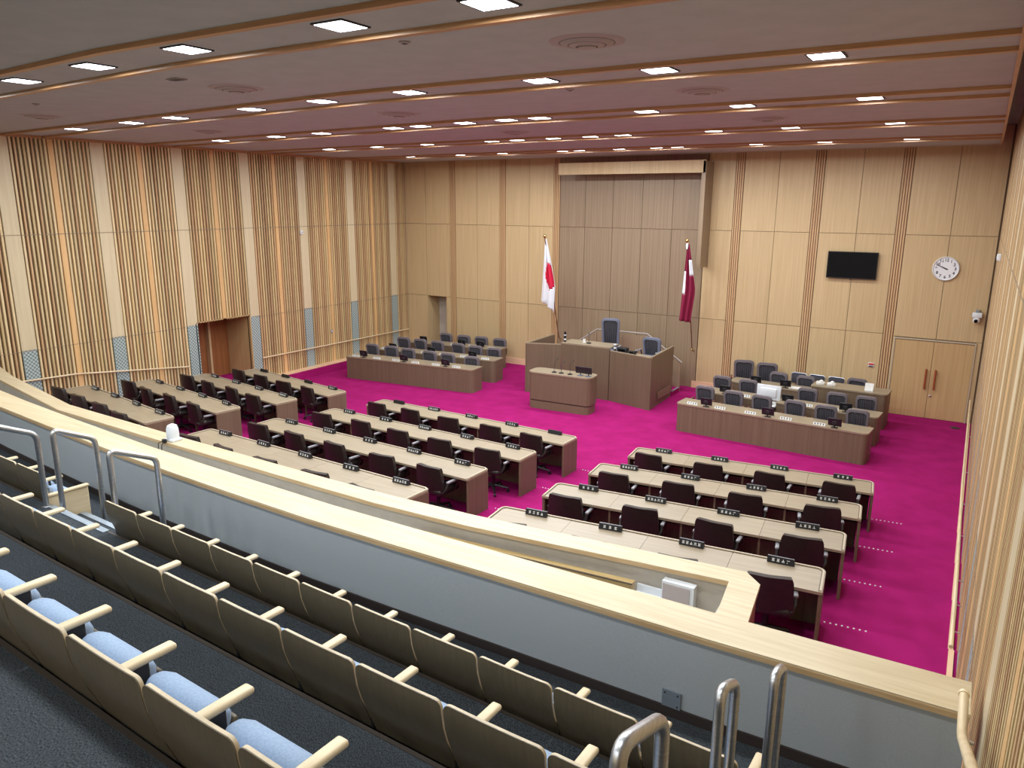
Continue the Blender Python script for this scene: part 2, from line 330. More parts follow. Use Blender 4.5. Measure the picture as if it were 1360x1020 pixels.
# ------------------------------------------------------------------ slatted side walls
def slat_mesh(nm, m, wdt, dep, z0, z1): return MB().b2(-dep, 0, -wdt/2, wdt/2, z0, z1).mesh(nm, M[m])
PIL = [8.72+2.152*k for k in range(-4, 7)]
DOOR_Y = (13.15, 14.98)
def side_wall(name, x, sgn, pil0, door):
    """slats stand proud of a dark backing towards the room; sgn +1: the room is on the +x side"""
    T = 7.45
    bk = MB()
    xo = (x-sgn*0.08, x-sgn*0.12)
    if door:
        bk.b2(xo[0], xo[1], -3.2, DOOR_Y[0], -0.2, T).b2(xo[0], xo[1], DOOR_Y[1], YB+0.03, -0.2, T).b2(xo[0], xo[1], DOOR_Y[0], DOOR_Y[1], 2.24, T)
    else:
        bk.b2(xo[0], xo[1], -3.2, YB+0.03, -0.2, T)
    wl = bk.build(name, M['slat_back'], kind='structure')
    meshes = {}
    for m, wd, dp in (('slat_light', 0.045, 0.075), ('slat_mid', 0.045, 0.07), ('slat_red', 0.04, 0.065), ('slat_wide', 0.125, 0.07), ('pilaster', 0.33, 0.08)):
        for kind, z0 in (('full', 0.0), ('short', 2.24), ('upper', 2.205)):
            meshes[m, kind] = slat_mesh('slat' if m[0] == 's' else 'pilaster_board', m, wd, dp, z0, T)
    n_s = 0
    def add(m, kind, y, nm):
        o = put(nm, meshes[m, kind], wl, loc=(x if sgn > 0 else x+0.0, y, 0))
        if sgn < 0: o.rotation_euler = (0, 0, pi)
    for p in PIL:
        if p < pil0: continue
        add('pilaster', 'upper', p, 'pilaster_board')
        MB().b2(-0.05, 0, -0.16, 0.16, 0, 2.2).build('perforated_panel', M['perf'], wl, loc=(x, p, 0)).rotation_euler = (0, 0, 0 if sgn > 0 else pi)
    for p in PIL:
        c = p+1.076
        if c < pil0-1.1 or c > YB+0.9: continue
        d = door and DOOR_Y[0]-0.2 < c < DOOR_Y[1]+0.2
        kind = 'short' if d else 'full'
        if c+0.07 < YB: add('slat_wide', kind, c, 'wide_board')
        for s in (-1, 1):
            for k in range(9):
                y = c+s*(0.118+0.0925*k)
                if y > YB-0.03: continue
                m = ('slat_light', 'slat_mid', 'slat_light', 'slat_red')[(k*3+int(p)) % 4] if k % 2 == 0 else ('slat_mid', 'slat_red')[(k//2) % 2]
                if not door and m == 'slat_light': m = 'slat_mid' if k % 4 == 0 else 'slat_red'  # right wall's shade is put into the colour: pale slats become darker ones
                add(m, kind, y, 'slat'); n_s += 1
    jr = MB()
    for zz in (ZJ, ZK): jr.b2(x-sgn*0.02, x+sgn*0.004, pil0-1, YB, zz-0.008, zz+0.008)
    if door: jr = MB().b2(x-0.02, x+0.004, 0, YB, ZJ-0.008, ZJ+0.008).b2(x-0.02, x+0.002, 0, DOOR_Y[0]-0.35, ZK-0.006, ZK+0.006).b2(x-0.02, x+0.002, DOOR_Y[1]+0.2, YB, ZK-0.006, ZK+0.006)
    jr.build('joint_line', M['wall_dark'], wl)
    return wl
wall_left = side_wall('wall_left', XL, 1, 6.0, True)
wall_right = side_wall('wall_right', 0.335, -1, 2.0, False)
# recessed door in left wall
d1 = structure('door_1')
y0, y1 = DOOR_Y
MB().b2(XL-1.15, XL-1.1, y0-0.1, y1+0.1, 0, 2.3).build('door_leaf', M['door_red'], d1)
MB().b2(XL-1.1, XL+0.0, y0-0.03, y0, 0, 2.24).build('jamb', M['door_red'], d1)
MB().b2(XL-1.1, XL+0.0, y1, y1+0.03, 0, 2.24).build('jamb', M['door'], d1)
MB().b2(XL-1.1, XL-0.0, y0, y1, 2.24, 2.27).build('head', M['door'], d1)
MB().b2(XL-1.1, XL-0.95, y0+1.05, y0+1.12, 0, 2.24).build('mullion', M['wall_panel'], d1)
MB().tube([(XL-1.04, y0+0.28, 1.25), (XL-1.04, y0+0.28, 1.75)], 0.025, 8).build('door_handle', M['dark_metal'], d1)
MB().b2(XL-1.4, XL+0.03, y0, y1, 0.0, 0.34).build('door_step', M['carpet'], d1)
# other walls: behind the camera
MB().b2(XL-0.1, XR+0.3, -3.3, -3.2, 0, 7.5).build('wall_rear', M['wall_panel'], kind='structure')
# handrails on side walls
def wall_rail(name, label, pts, m, sgn, r=0.02):
    t = thing(name, label, 'handrail', pts[0])
    o = Vector(pts[0]); P = [tuple(Vector(p)-o) for p in pts]
    MB().tube(P, r, 8).build('rail', m, t, True)
    n = max(2, int((Vector(pts[-1])-o).length/1.6))
    for k in range(n):
        f = (k+0.3)/n*(len(P)-1); i = min(int(f), len(P)-2); q = Vector(P[i]).lerp(Vector(P[i+1]), f-i)
        MB().tube([tuple(q), tuple(q+Vector((0, 0, -0.05))), tuple(q+Vector((sgn*0.07, 0, -0.06)))], 0.007, 6).build('bracket', M['chrome'], t)
    return t
wall_rail('wall_handrail', 'thin wooden handrail on slatted left wall right of the brown doorway', [(XL+0.07, 22.3, 0.84), (XL+0.07, 15.3, 0.90)], M['arm_wood'], -1)
wall_rail('wall_handrail', 'thin wooden handrail on slatted left wall left of the brown doorway', [(XL+0.07, 12.75, 1.09), (XL+0.07, 9.65, 1.47), (XL+0.07, 8.2, 1.53)], M['arm_wood'], -1)
wall_rail('wall_handrail', 'steep wooden handrail on right wall above the magenta aisle steps', [(0.22, 21.6, 0.80), (0.22, 14.6, 0.84), (0.22, 9.2, 1.50), (0.22, 7.5, 1.55)], M['arm_wood'], 1)
# ------------------------------------------------------------------ ceiling
cl = MB().b2(XL-0.05, 0.05, -3.2, 22.03, ZC, ZC+0.12).build('ceiling', M['ceiling'], kind='structure')
MB().b2(XL-0.1, XR+0.3, -3.3, YB+0.1, 7.46, 7.56).build('ceiling_upper', M['ceiling'], cl)
MB().b2(0.05, 0.09, -3.2, 22.03, ZC-0.03, ZC+0.16).build('ceiling_edge_trim', M['ceil_batten'], cl)
MB().b2(XL, 0.05, 22.03, 22.07, ZC-0.02, ZC+0.14).build('ceiling_edge_trim', M['desk_lip'], cl)
MB().b2(XL-0.02, XL+0.05, -3.2, 22.03, ZC-0.06, ZC-0.001).build('ceiling_edge_trim', M['ceil_batten'], cl)
def bend(k, x):
    s = [0.075, 0.085, 0.07, 0.03, 0.02][k]
    return s*max(0.0, -(x+7.5)) + (0.012*max(0, x+6))
ROWS = [4.98, 8.30, 11.80, 15.52, 19.36]
for k, y in enumerate(ROWS):
    xs = [0.05, -3, -6, -7.5, -10.5, -14, XL]
    for s in (-0.42, 0.42):
        a = [(x, y+bend(k, x)+s-0.04) for x in xs]; b = [(x, y+bend(k, x)+s+0.04) for x in xs]
        MB().strip(a, b, ZC-0.045, ZC).build('ceiling_batten', M['ceil_batten'], cl)
LX = [[-12.2, -10.22, -8.45, -6.74, -4.75, -3.29, -1.6, -13.9],
      [-15.95, -13.76, -12.27, -10.08, -8.40, -6.72, -4.73, -3.25, -1.54],
      [-15.83, -13.75, -12.24, -10.14, -9.43, -8.34, -7.41, -6.74, -4.80, -3.30, -1.57],
      [-15.69, -13.91, -12.20, -10.22, -9.51, -8.54, -7.60, -6.83, -4.88, -3.40, -1.61],
      [-15.91, -13.94, -12.40, -10.38, -9.84, -8.64, -7.58, -7.01, -5.02, -3.45, -1.64]]
la = bpy.data.lights.new('downlight_lamp', 'AREA'); la.shape = 'SQUARE'; la.size = 0.29; la.energy = LAMP_W; la.color = LAMP_COL; la.spread = LAMP_SPREAD
la2 = la.copy(); la2.energy = LAMP_W*GALLERY_DIM
me_fr = MB()
for s in (-1, 1): me_fr.box((s*0.163, 0, -0.006), (0.022, 0.348, 0.012)).box((0, s*0.163, -0.006), (0.304, 0.022, 0.012))
me_fr = me_fr.mesh('lamp_frame', M['dark_metal']); me_df = MB().b2(-0.152, 0.152, -0.152, 0.152, -0.014, -0.002).mesh('lamp_diffuser', M['lens'])
RN = ['nearest the balcony', 'second from the balcony', 'middle of five', 'second from the back wall', 'nearest the back wall']
for k, xs in enumerate(LX):
    for i, x in enumerate(sorted(xs)):
        t = thing('ceiling_light', 'square recessed ceiling light, %s from left in the ceiling row %s' % (ORD[i], RN[k]), 'ceiling light', (x, ROWS[k]+bend(k, x), ZC), 0, 'recessed ceiling lights')
        put('lamp_frame', me_fr, t); put('lamp_diffuser', me_df, t)
        lo = bpy.data.objects.new('lamp', la); C.objects.link(lo); lo.parent = t; lo.location = (0, 0, -0.02)
# the same lamps go on above the balcony, behind the camera's view
for y, xs, rn in ((1.45, LX[1], 'over the theatre seats'), (-2.0, LX[1], 'behind the theatre seats')):
    for i, x in enumerate(sorted(xs)):
        t = thing('ceiling_light', 'square recessed ceiling light, %s from left in the ceiling row %s' % (ORD[i], rn), 'ceiling light', (x, y, ZC), 0, 'recessed ceiling lights above the balcony')
        put('lamp_frame', me_fr, t); put('lamp_diffuser', me_df, t)
        lo = bpy.data.objects.new('lamp', la2); C.objects.link(lo); lo.parent = t; lo.location = (0, 0, -0.02)
# round air diffusers and small ceiling fittings
df = [(-3.28, 6.60, 'nearest the camera, right of centre'), (-8.45, 6.92, 'near row, above the middle desks'), (-14.12, 7.41, 'near row, far left'),
      (-3.33, 10.07, 'second row, right'), (-8.47, 10.18, 'second row, centre'), (-13.98, 10.67, 'second row, far left'), (-3.39, 13.79, 'third row, right'), (-8.5, 13.9, 'third row, centre')]
dm = []
for (r0, r1, z) in ((0.10, 0.16, -0.05), (0.18, 0.24, -0.035), (0.26, 0.33, -0.015)):
    dm.append(MB().lathe([(r0*0.9, -0.002), (r0, z), (r1, z+0.012), (r1+0.02, -0.001)], 28).mesh('ring', M['vent'], True))
dmd = MB().lathe([(0.16, -0.004), (0.165, -0.03), (0.20, -0.022), (0.205, -0.004)], 28).lathe([(0.245, -0.003), (0.25, -0.018), (0.265, -0.012), (0.27, -0.003)], 28).mesh('dark_ring', M['vent_dark'], True)
dcore = MB().lathe([(0.09, -0.004), (0.085, -0.06), (0.03, -0.065)], 20).mesh('core', M['vent'], True)
dback = MB().lathe([(0.31, -0.003), (0.31, -0.001)], 28).mesh('throat', M['dark_metal'])
for x, y, nm in df:
    t = thing('air_diffuser', 'round ringed air diffuser in the ceiling, '+nm, 'vent', (x, y, ZC), 0, 'round ceiling diffusers')
    for me in dm: put('ring', me, t)
    put('ring', dmd, t)
    put('core', dcore, t); put('throat', dback, t)
t = thing('ceiling_hatch', 'small grey square grille in the ceiling left of the near round diffuser', 'vent', (-8.45, 6.06, ZC)); MB().b2(-0.11, 0.11, -0.07, 0.07, -0.015, -0.001).build('grille', M['vent'], t); MB().b2(-0.09, 0.09, -0.05, 0.05, -0.018, -0.014).build('dark_slot', M['dark_metal'], t)
for x, y, nm in ((-4.72, 5.78, 'beside the large near diffuser'), (-4.77, 9.15, 'between the second and third lamp rows'), (-12.44, 6.47, 'near the left wall')):
    t = thing('smoke_detector', 'small round smoke detector on the ceiling '+nm, 'detector', (x, y, ZC), 0, 'smoke detectors')
    MB().lathe([(0.055, -0.001), (0.055, -0.010), (0.04, -0.018)], 16).build('detector_body', M['vent'], t, True)
    MB().lathe([(0.03, -0.017), (0.022, -0.022)], 10).build('sensor_dot', M['dark_metal'], t, True)
# ------------------------------------------------------------------ gallery floor
def yC(x): return 3.14-0.04*x+0.0008*x*x
def yB(x): return 2.165-0.03*x+0.0022*x*x
def yA(x): return 1.14-0.05*x
ZG = [2.14, 2.656, 3.146, 3.636]       # floors of row C, B, A and the landing behind
gx = [XR+0.1, -1.2, -2.8, -4.85, -6.3, -7.8, -9.5, -11.2, -14.5, XL-0.05]
def near_y(x):
    P = [(0.4, 4.43), (-1.2, 4.38), (-2.83, 4.38), (-4.85, 4.36), (-7.82, 4.50), (-11.2, 4.80), (-14.5, 5.2), (-18.6, 5.75)]
    for (a, b), (c, d) in zip(P, P[1:]):
        if x >= c: return b+(d-b)*(x-a)/(c-a)
    return P[-1][1]
gf = MB().strip([(x, -3.2) for x in gx], [(x, near_y(x)+0.3) for x in gx], ZG[0]-0.35, ZG[0]).build('gallery_floor', M['gal_carpet'], kind='structure')
for fn, z0, z1, off in ((yC, ZG[0], ZG[1], 0.04), (yB, ZG[1], ZG[2], 0.03), (yA, ZG[2], ZG[3], 0.06)):
    MB().strip([(x, -3.2) for x in gx], [(x, fn(x)+off) for x in gx], z0, z1).build('gallery_tier', M['gal_carpet'], gf)
    MB().strip([(x, fn(x)+off-0.02) for x in gx], [(x, fn(x)+off+0.004) for x in gx], z1-0.02, z1+0.004).build('tier_nosing', M['nosing_dark'], gf)
for (x0, x1) in ((-7.45, -6.42), (-0.58, 0.26)):
    fn = yC
    for j, (z0, z1, a, b) in enumerate(((ZG[0], 2.485, 0.04, 0.33), (ZG[0], 2.313, 0.33, 0.62))):
        P0 = [(x0, fn(x0)+a), (x1, fn(x1)+a)]; P1 = [(x0, fn(x0)+b), (x1, fn(x1)+b)]
        MB().strip(P0, P1, z0, z1).build('aisle_step', M['gal_carpet'], gf)
        MB().strip([(x0, fn(x0)+b-0.05), (x1, fn(x1)+b-0.05)], [(x0, fn(x0)+b+0.005), (x1, fn(x1)+b+0.005)], z1-0.02, z1+0.007).build('aisle_nosing', M['alu'], gf)
    MB().strip([(x0, fn(x0)-0.01), (x1, fn(x1)-0.01)], [(x0, fn(x0)+0.05), (x1, fn(x1)+0.05)], ZG[1]-0.03, ZG[1]+0.009).build('aisle_nosing', M['alu'], gf)
# ------------------------------------------------------------------ near parapet of the gallery
px = [0.27, -0.5, -1.2, -2.0, -2.83, -3.9, -4.85, -5.9, -6.9, -7.82, -9.0, -10.1, -11.2, -12.8, -14.5, -16.5, XL+0.07]
def smooth_near(x): return (near_y(x-0.5)+near_y(x)+near_y(x+0.5))/3 if x < -0.6 else near_y(x)
nA = [(x, smooth_near(x)) for x in px]
def off(P, d): return [(x, y+d) for x, y in P]
pt = thing('balcony_parapet', 'grey balcony parapet with pale maple cap in front of the theatre seats', 'parapet', (0, 0, 0))
MB().strip(off(nA, 0.03), off(nA, 0.31), 0.0, 2.77).build('parapet_wall', M['parapet'], pt)
MB().strip(off(nA, 0.0), off(nA, 0.345), 2.772, 2.82).build('cap', M['cap'], pt)
MB().strip(off(nA, -0.004), off(nA, 0.0), 2.772, 2.808).build('cap_edge', M['cap_edge'], pt)
MB().strip(off(nA, 0.015), off(nA, 0.03), 2.14, 2.215).build('kick_board', M['kick'], pt)
vp = thing('outlet_plate', 'small square grey cover plate low on the balcony parapet', 'outlet', (-1.42, near_y(-1.42)+0.03, 2.215))
MB().b2(-0.065, 0.065, -0.012, 0, 0.0, 0.125).build('plate', M['alu'], vp)
MB().b2(-0.05, -0.04, -0.016, -0.012, 0.10, 0.11).b2(0.04, 0.05, -0.016, -0.012, 0.10, 0.11).b2(0.04, 0.05, -0.016, -0.012, 0.015, 0.025).build('screws', M['dark_metal'], vp)
# outer, lower parapet
oN = [(-18.39, 7.48), (-15.8, 6.88), (-12.75, 6.32), (-9.58, 6.20), (-6.6, 6.12), (-5.6, 6.10), (-4.33, 6.15), (-1.60, 6.43)]
oF = [(-18.39, 7.81), (-16.0, 7.18), (-12.9, 6.60), (-9.6, 6.47), (-6.6, 6.39), (-5.6, 6.38), (-4.40, 6.43), (-1.51, 6.70)]
op = thing('outer_parapet', 'lower outer parapet with pale maple cap between balcony and member desks', 'parapet', (0, 0, 0))
ZO = 2.19
def mid(a, b, t): return [(lerp(p[0], q[0], t), lerp(p[1], q[1], t)) for p, q in zip(a, b)]
MB().strip(mid(oN, oF, 0.12), mid(oN, oF, 0.9), 0.0, ZO-0.05).build('parapet_wall', M['beige'], op)
MB().prism(oN+[(-1.52, 5.75), (-1.50, 4.72), (-1.22, 4.72), (-1.26, 5.77), (-1.34, 6.52), (-1.51, 6.70)]+oF[::-1][1:], ZO-0.048, ZO).build('cap', M['cap'], op)
MB().strip([(x, y-0.004) for x, y in oN], oN, ZO-0.046, ZO-0.008).build('cap_edge', M['cap_edge'], op)
MB().prism([(-1.49, 4.7), (-1.28, 4.7), (-1.28, 5.77), (-1.36, 6.50), (-1.52, 6.64), (-1.56, 6.45)], 0.0, ZO-0.05).build('return_wall', M['door_red'], op)
MB().strip([(-1.53, 4.72), (-1.58, 6.44)], [(-1.495, 4.72), (-1.555, 6.44)], 0.0, ZO-0.05).build('return_lining', M['beige'], op)
MB().strip([(p[0], p[1]-1.5) for p in oN], oN, 1.1, 1.15).build('gutter_floor', M['beige'], op)
bx = thing('wall_box', 'grey mauve box with white top on inner face of the outer parapet', 'box', (-2.03, 6.39, 1.72))
MB().b2(-0.16, 0.15, -0.09, 0, 0, 0.37).build('box_body', M['white'], bx)
MB().b2(-0.15, 0.11, -0.10, -0.09, 0.01, 0.35).build('box_door', M['grey_panel'], bx)
bn = thing('wall_shelf', 'golden brown shelf edge along the beige inner parapet wall', 'shelf', (-3.4, 6.27, 1.94))
MB().add([(-1.6, -0.18, 0), (0.95, 0.0, 0.0), (0.95, -0.10, 0.0), (-1.6, -0.28, 0), (-1.6, -0.18, 0.08), (0.95, 0.0, 0.09), (0.95, -0.10, 0.09), (-1.6, -0.28, 0.08)], [(0, 1, 2, 3), (4, 5, 6, 7), (0, 1, 5, 4), (1, 2, 6, 5), (2, 3, 7, 6), (3, 0, 4, 7)]).build('shelf_board', M['gold_wood'], bn)
MB().add([(-1.6, -0.29, 0.08), (0.96, -0.11, 0.09), (0.96, -0.095, 0.09), (-1.6, -0.275, 0.08), (-1.6, -0.29, 0.092), (0.96, -0.11, 0.102), (0.96, -0.095, 0.102), (-1.6, -0.275, 0.092)], [(0, 1, 2, 3), (4, 5, 6, 7), (0, 1, 5, 4), (1, 2, 6, 5), (2, 3, 7, 6), (3, 0, 4, 7)]).build('shelf_edge', M['desk_edge'], bn)
sh = thing('white_tray', 'white flat tray between golden shelf and box behind the balcony', 'tray', (-2.32, 6.27, 1.86))
MB().b2(-0.13, 0.12, -0.14, 0.08, 0, 0.035).build('tray_base', M['white'], sh); MB().b2(-0.13, 0.12, 0.06, 0.08, 0.035, 0.11).build('tray_back', M['white'], sh)
# white pan camera standing on the outer cap
dc = thing('camera_unit', 'white domed video camera standing on the outer parapet cap', 'camera', (-9.66, 6.32, ZO))
MB().rbox((0, 0, 0.02), (0.20, 0.17, 0.04), 0.012).build('base', M['white'], dc, True)
MB().lathe([(0.085, 0.04), (0.088, 0.10), (0.082, 0.18), (0.066, 0.225), (0.03, 0.245)], 20).build('housing', M['white'], dc, True)
MB().rbox((-0.02, -0.13, 0.02), (0.06, 0.05, 0.06), 0.01).build('connector', M['black'], dc, True)
MB().tube([(-0.02, -0.15, 0.03), (-0.06, -0.20, 0.0), (-0.07, -0.21, -0.2)], 0.006, 6).tube([(-0.01, -0.15, 0.01), (0.0, -0.19, -0.03), (0.0, -0.2, -0.2)], 0.006, 6).build('cable', M['black'], dc, True)
# wooden rail beside the right wall of the gallery
gr = thing('gallery_handrail', 'round wooden handrail bending up beside the right balcony end', 'handrail', (0.22, 4.33, 2.99))
MB().tube([(0, 0, 0), (0, -0.35, 0.0), (0.0, -0.45, 0.03), (0.0, -3.2, 1.45)], 0.024, 10).build('rail', M['arm_wood'], gr, True)
MB().tube([(0, 0.012, 0), (0, -0.012, 0)], 0.028, 12).build('end_cap', M['arm_wood'], gr, True)
for yy in (-0.3, -1.6): MB().tube([(0, yy, 0 if yy > -0.4 else 0.62), (0, yy, -0.07 if yy > -0.4 else 0.55), (0.06, yy, -0.08 if yy > -0.4 else 0.54)], 0.009, 6).build('bracket', M['chrome'], gr, True)
# chrome hoop rails
def hoop(label, x, ya, yb, za, zb, fa, fb, r=0.021):
    t = thing('hoop_rail', label, 'handrail', (x, ya, fa), 0, 'steel hoop rails in the balcony aisles')
    pts = []
    A0 = Vector((0, 0, 0)); A1 = Vector((0, 0, za-fa)); B1 = Vector((0, yb-ya, zb-fa)); B0 = Vector((0, yb-ya, fb-fa))
    R = 0.07
    pts.append(A0)
    for (P, Q, S) in ((A0, A1, B1), (A1, B1, B0)):
        d1 = (P-Q).normalized(); d2 = (S-Q).normalized()
        for k in range(6):
            u = k/5; pts.append((Q+d1*R)*(1-u)**2+Q*2*u*(1-u)+(Q+d2*R)*u*u)
    pts.append(B0)
    MB().tube([tuple(p) for p in pts], r, 12).build('tube', M['chrome'], t, True)
    for q in (A0, B0): MB().lathe([(0.045, 0), (0.045, 0.012), (0.024, 0.018)], 14, tuple(q)).build('foot_flange', M['chrome'], t, True)
hoop('steel hoop rail in the left balcony aisle, leftmost of three', -7.46, 3.02, 3.47, 3.62, 3.40, ZG[1], ZG[1], 0.026)
hoop('steel hoop rail in the left balcony aisle, middle of three', -7.34, 3.56, 3.95, 3.44, 3.25, 2.485, 2.313, 0.026)
hoop('steel hoop rail in the left balcony aisle, rightmost of three', -6.38, 3.54, 3.98, 3.41, 3.21, 2.485, 2.313, 0.026)
hoop('steel hoop rail at lower right, leftmost and nearest of three', -0.56, 1.38, 1.68, 4.37, 4.25, ZG[2], ZG[2])
hoop('steel hoop rail at lower right, middle of three', -0.61, 2.46, 2.68, 3.84, 3.74, ZG[1], ZG[1])
hoop('steel hoop rail at lower right, rightmost of three', -0.52, 2.98, 3.16, 3.63, 3.57, ZG[1], ZG[1])
# ------------------------------------------------------------------ theatre seats
SP = 0.514
def seat_proto():
    t = thing('theatre_seat', 'x', 'seat')
    prof = [(0.0, 0.86), (0.0, 0.855), (0.0, 0.845), (0.0, 0.83), (0.002, 0.80), (0.012, 0.73), (0.035, 0.65), (0.07, 0.56), (0.10, 0.48), (0.118, 0.40), (0.122, 0.30)]
    fine = []
    for i in range(len(prof)-1):
        for k in range(2): fine.append((lerp(prof[i][0], prof[i+1][0], k/2), lerp(prof[i][1], prof[i+1][1], k/2)))
    fine.append(prof[-1])
    W = 0.25; rc = 0.035; nu = 10; top = fine[0][1]
    def grid(dy, mb, flip):
        vs = []
        for (y, z) in fine:
            dz = top-z; hw = W
            if dz < rc: hw = W-rc+math.sqrt(max(0, rc*rc-(rc-dz)**2))
            for i in range(nu+1):
                u = -1+2*i/nu; x = u*hw
                vs.append((x, y+dy+0.003*u*u, z))
        return vs
    def shell(y0, y1):
        mb = MB(); a = grid(y0, mb, 0); b = grid(y1, mb, 1); n = len(fine); m = nu+1
        fs = []
        for j in range(n-1):
            for i in range(nu):
                fs.append((j*m+i, j*m+i+1, (j+1)*m+i+1, (j+1)*m+i))
                fs.append((n*m+j*m+i, n*m+(j+1)*m+i, n*m+(j+1)*m+i+1, n*m+j*m+i+1))
        for i in range(nu): fs += [(i, n*m+i, n*m+i+1, i+1), ((n-1)*m+i, (n-1)*m+i+1, n*m+(n-1)*m+i+1, n*m+(n-1)*m+i)]
        for j in range(n-1): fs += [(j*m, (j+1)*m, n*m+(j+1)*m, n*m+j*m), (j*m+nu, n*m+j*m+nu, n*m+(j+1)*m+nu, (j+1)*m+nu)]
        mb.add(a+b, fs); return mb
    shell(0.0, 0.004).build('backrest_shell', M['shell'], t, True)
    shell(0.0045, 0.018).build('backrest_edge', M['ply_edge'], t, True)
    # blue back pad on the front of the shell
    mb = MB()
    for j in range(5):
        z0 = 0.74-0.07*j
        yy = [0.0, 0.035, 0.065, 0.09, 0.10][j]
        mb.rbox((0, yy+0.068, z0-0.03), (0.44, 0.045, 0.075), 0.02, 2)
    mb.build('back_cushion', M['cushion'], t, True)
    MB().rbox((0, 0, 0), (0.455, 0.36, 0.15), 0.065, 3, tr(0, 0.258, 0.385) @ rot('X', math.radians(68))).build('seat_cushion', M['cushion'], t, True)
    MB().rbox((0, 0, 0), (0.40, 0.28, 0.02), 0.008, 1, tr(0, 0.335, 0.335) @ rot('X', math.radians(68))).build('seat_pan', M['shell'], t, True)
    MB().rbox((-SP/2, 0.245, 0.597), (0.056, 0.35, 0.03), 0.013, 3).build('armrest', M['arm_wood'], t, True)
    mb = MB().rbox((-SP/2, 0.20, 0.48), (0.03, 0.20, 0.22), 0.008, 1).rbox((-SP/2, 0.24, 0.20), (0.035, 0.10, 0.40), 0.008, 1).rbox((-SP/2, 0.25, 0.012), (0.05, 0.30, 0.024), 0.006, 1)
    mb.build('stanchion', M['dark_metal'], t, True)
    return t
seat0 = seat_proto(); used = [False]
def place_seat(x, y, z, rz, label, group):
    if not used[0]:
        used[0] = True; seat0.location = (x, y, z); seat0.rotation_euler = (0, 0, rz); seat0['label'] = label; seat0['group'] = group; return seat0
    return dup(seat0, (x, y, z), rz, label, group)
def end_arm(t, x):
    MB().rbox((x, 0.235, 0.612), (0.056, 0.40, 0.03), 0.013, 3).build('end_armrest', M['arm_wood'], t, True)
    MB().rbox((x, 0.235, 0.30), (0.03, 0.38, 0.60), 0.008, 1).build('end_panel', M['arm_wood'], t, True)
ends = []
for (fn, nm, k, n, z) in ((yC, 'front', 0, 11, ZG[1]-0.49), (yB, 'middle', 1, 11, ZG[2]-0.49), (yA, 'nearest', 2, 8, ZG[3]-0.49)):
    for i in range(n):
        x = -0.67-SP*(i+0.5); slope = (fn(x+0.2)-fn(x-0.2))/0.4
        s = place_seat(x, fn(x)-0.02, ZG[k], math.atan(slope), 'plywood-backed blue theatre seat, %s from the right aisle, %s balcony row' % (ORD[i], nm), 'theatre seats in the right balcony block')
        if i == 0: ends.append(s)
for i in range(4):
    x = -7.50-SP*(i+0.5); slope = (yC(x+0.2)-yC(x-0.2))/0.4
    s = place_seat(x, yC(x)-0.02, ZG[0], math.atan(slope), 'plywood-backed blue theatre seat left of the hoop rails, %s from the aisle' % ORD[i], 'theatre seats in the left balcony block')
    if i == 0: ends.append(s)
for s in ends: end_arm(s, SP/2)
# ------------------------------------------------------------------ members' chairs, desks, name plates
def mchair_proto():
    t = thing('office_chair', 'x', 'chair')
    mb = MB().rbox((0, 0, 0.455), (0.52, 0.50, 0.11), 0.045, 3)
    mb.build('seat', M['leather'], t, True)
    mb = MB(); nu, nv = 8, 8; W = 0.285
    def P(u, v, d):
        z = 0.44+0.455*v; hw = W*(1-0.10*v)*(1 if v < 0.85 else 1-0.06*(v-0.85)/0.15)
        return (u*hw, -0.25-0.05*v+0.05*u*u+d, z-0.03*max(0, abs(u)-0.6)*(v > 0.9))
    a = [P(-1+2*i/nu, j/nv, 0) for j in range(nv+1) for i in range(nu+1)]
    b = [P((-1+2*i/nu)*0.94, j/nv*0.97+0.01, 0.09) for j in range(nv+1) for i in range(nu+1)]
    m = nu+1; N = m*(nv+1); fs = []
    for j in range(nv):
        for i in range(nu): fs += [(j*m+i, j*m+i+1, (j+1)*m+i+1, (j+1)*m+i), (N+j*m+i, N+(j+1)*m+i, N+(j+1)*m+i+1, N+j*m+i+1)]
    for i in range(nu): fs += [(i, N+i, N+i+1, i+1), (nv*m+i, nv*m+i+1, N+nv*m+i+1, N+nv*m+i)]
    for j in range(nv): fs += [(j*m, (j+1)*m, N+(j+1)*m, N+j*m), (j*m+nu, N+j*m+nu, N+(j+1)*m+nu, (j+1)*m+nu)]
    mb.add(a+b, fs); mb.build('backrest', M['leather'], t, True)
    for s in (-1, 1):
        ar = MB().rbox((s*0.30, 0.02, 0.625), (0.055, 0.30, 0.04), 0.018, 2).build('armrest', M['arm_grey'], t, True)
        MB().tube([(s*0.26, -0.20, 0.46), (s*0.30, -0.14, 0.54), (s*0.30, -0.10, 0.61)], 0.022, 8).build('arm_support', M['leather'], ar, True)
        MB().tube([(s*0.26, 0.12, 0.43), (s*0.30, 0.13, 0.53), (s*0.30, 0.10, 0.61)], 0.018, 8).build('arm_support', M['leather'], ar, True)
    MB().lathe([(0.035, 0.10), (0.035, 0.30), (0.06, 0.40)], 12).build('column', M['black'], t, True)
    for k in range(5):
        a_ = 2*pi*k/5+0.3; c, s_ = math.cos(a_), math.sin(a_)
        lg = MB().tube([(0.02*c, 0.02*s_, 0.13), (0.28*c, 0.28*s_, 0.085)], [0.028, 0.018], 6).build('leg', M['black'], t, True)
        MB().tube([(0.28*c-0.02*s_, 0.28*s_+0.02*c, 0.032), (0.28*c+0.02*s_, 0.28*s_-0.02*c, 0.032)], 0.032, 10).tube([(0.28*c, 0.28*s_, 0.05), (0.28*c, 0.28*s_, 0.09)], 0.010, 6).build('caster', M['black'], lg, True)
    return t
mch0 = mchair_proto(); mused = [False]
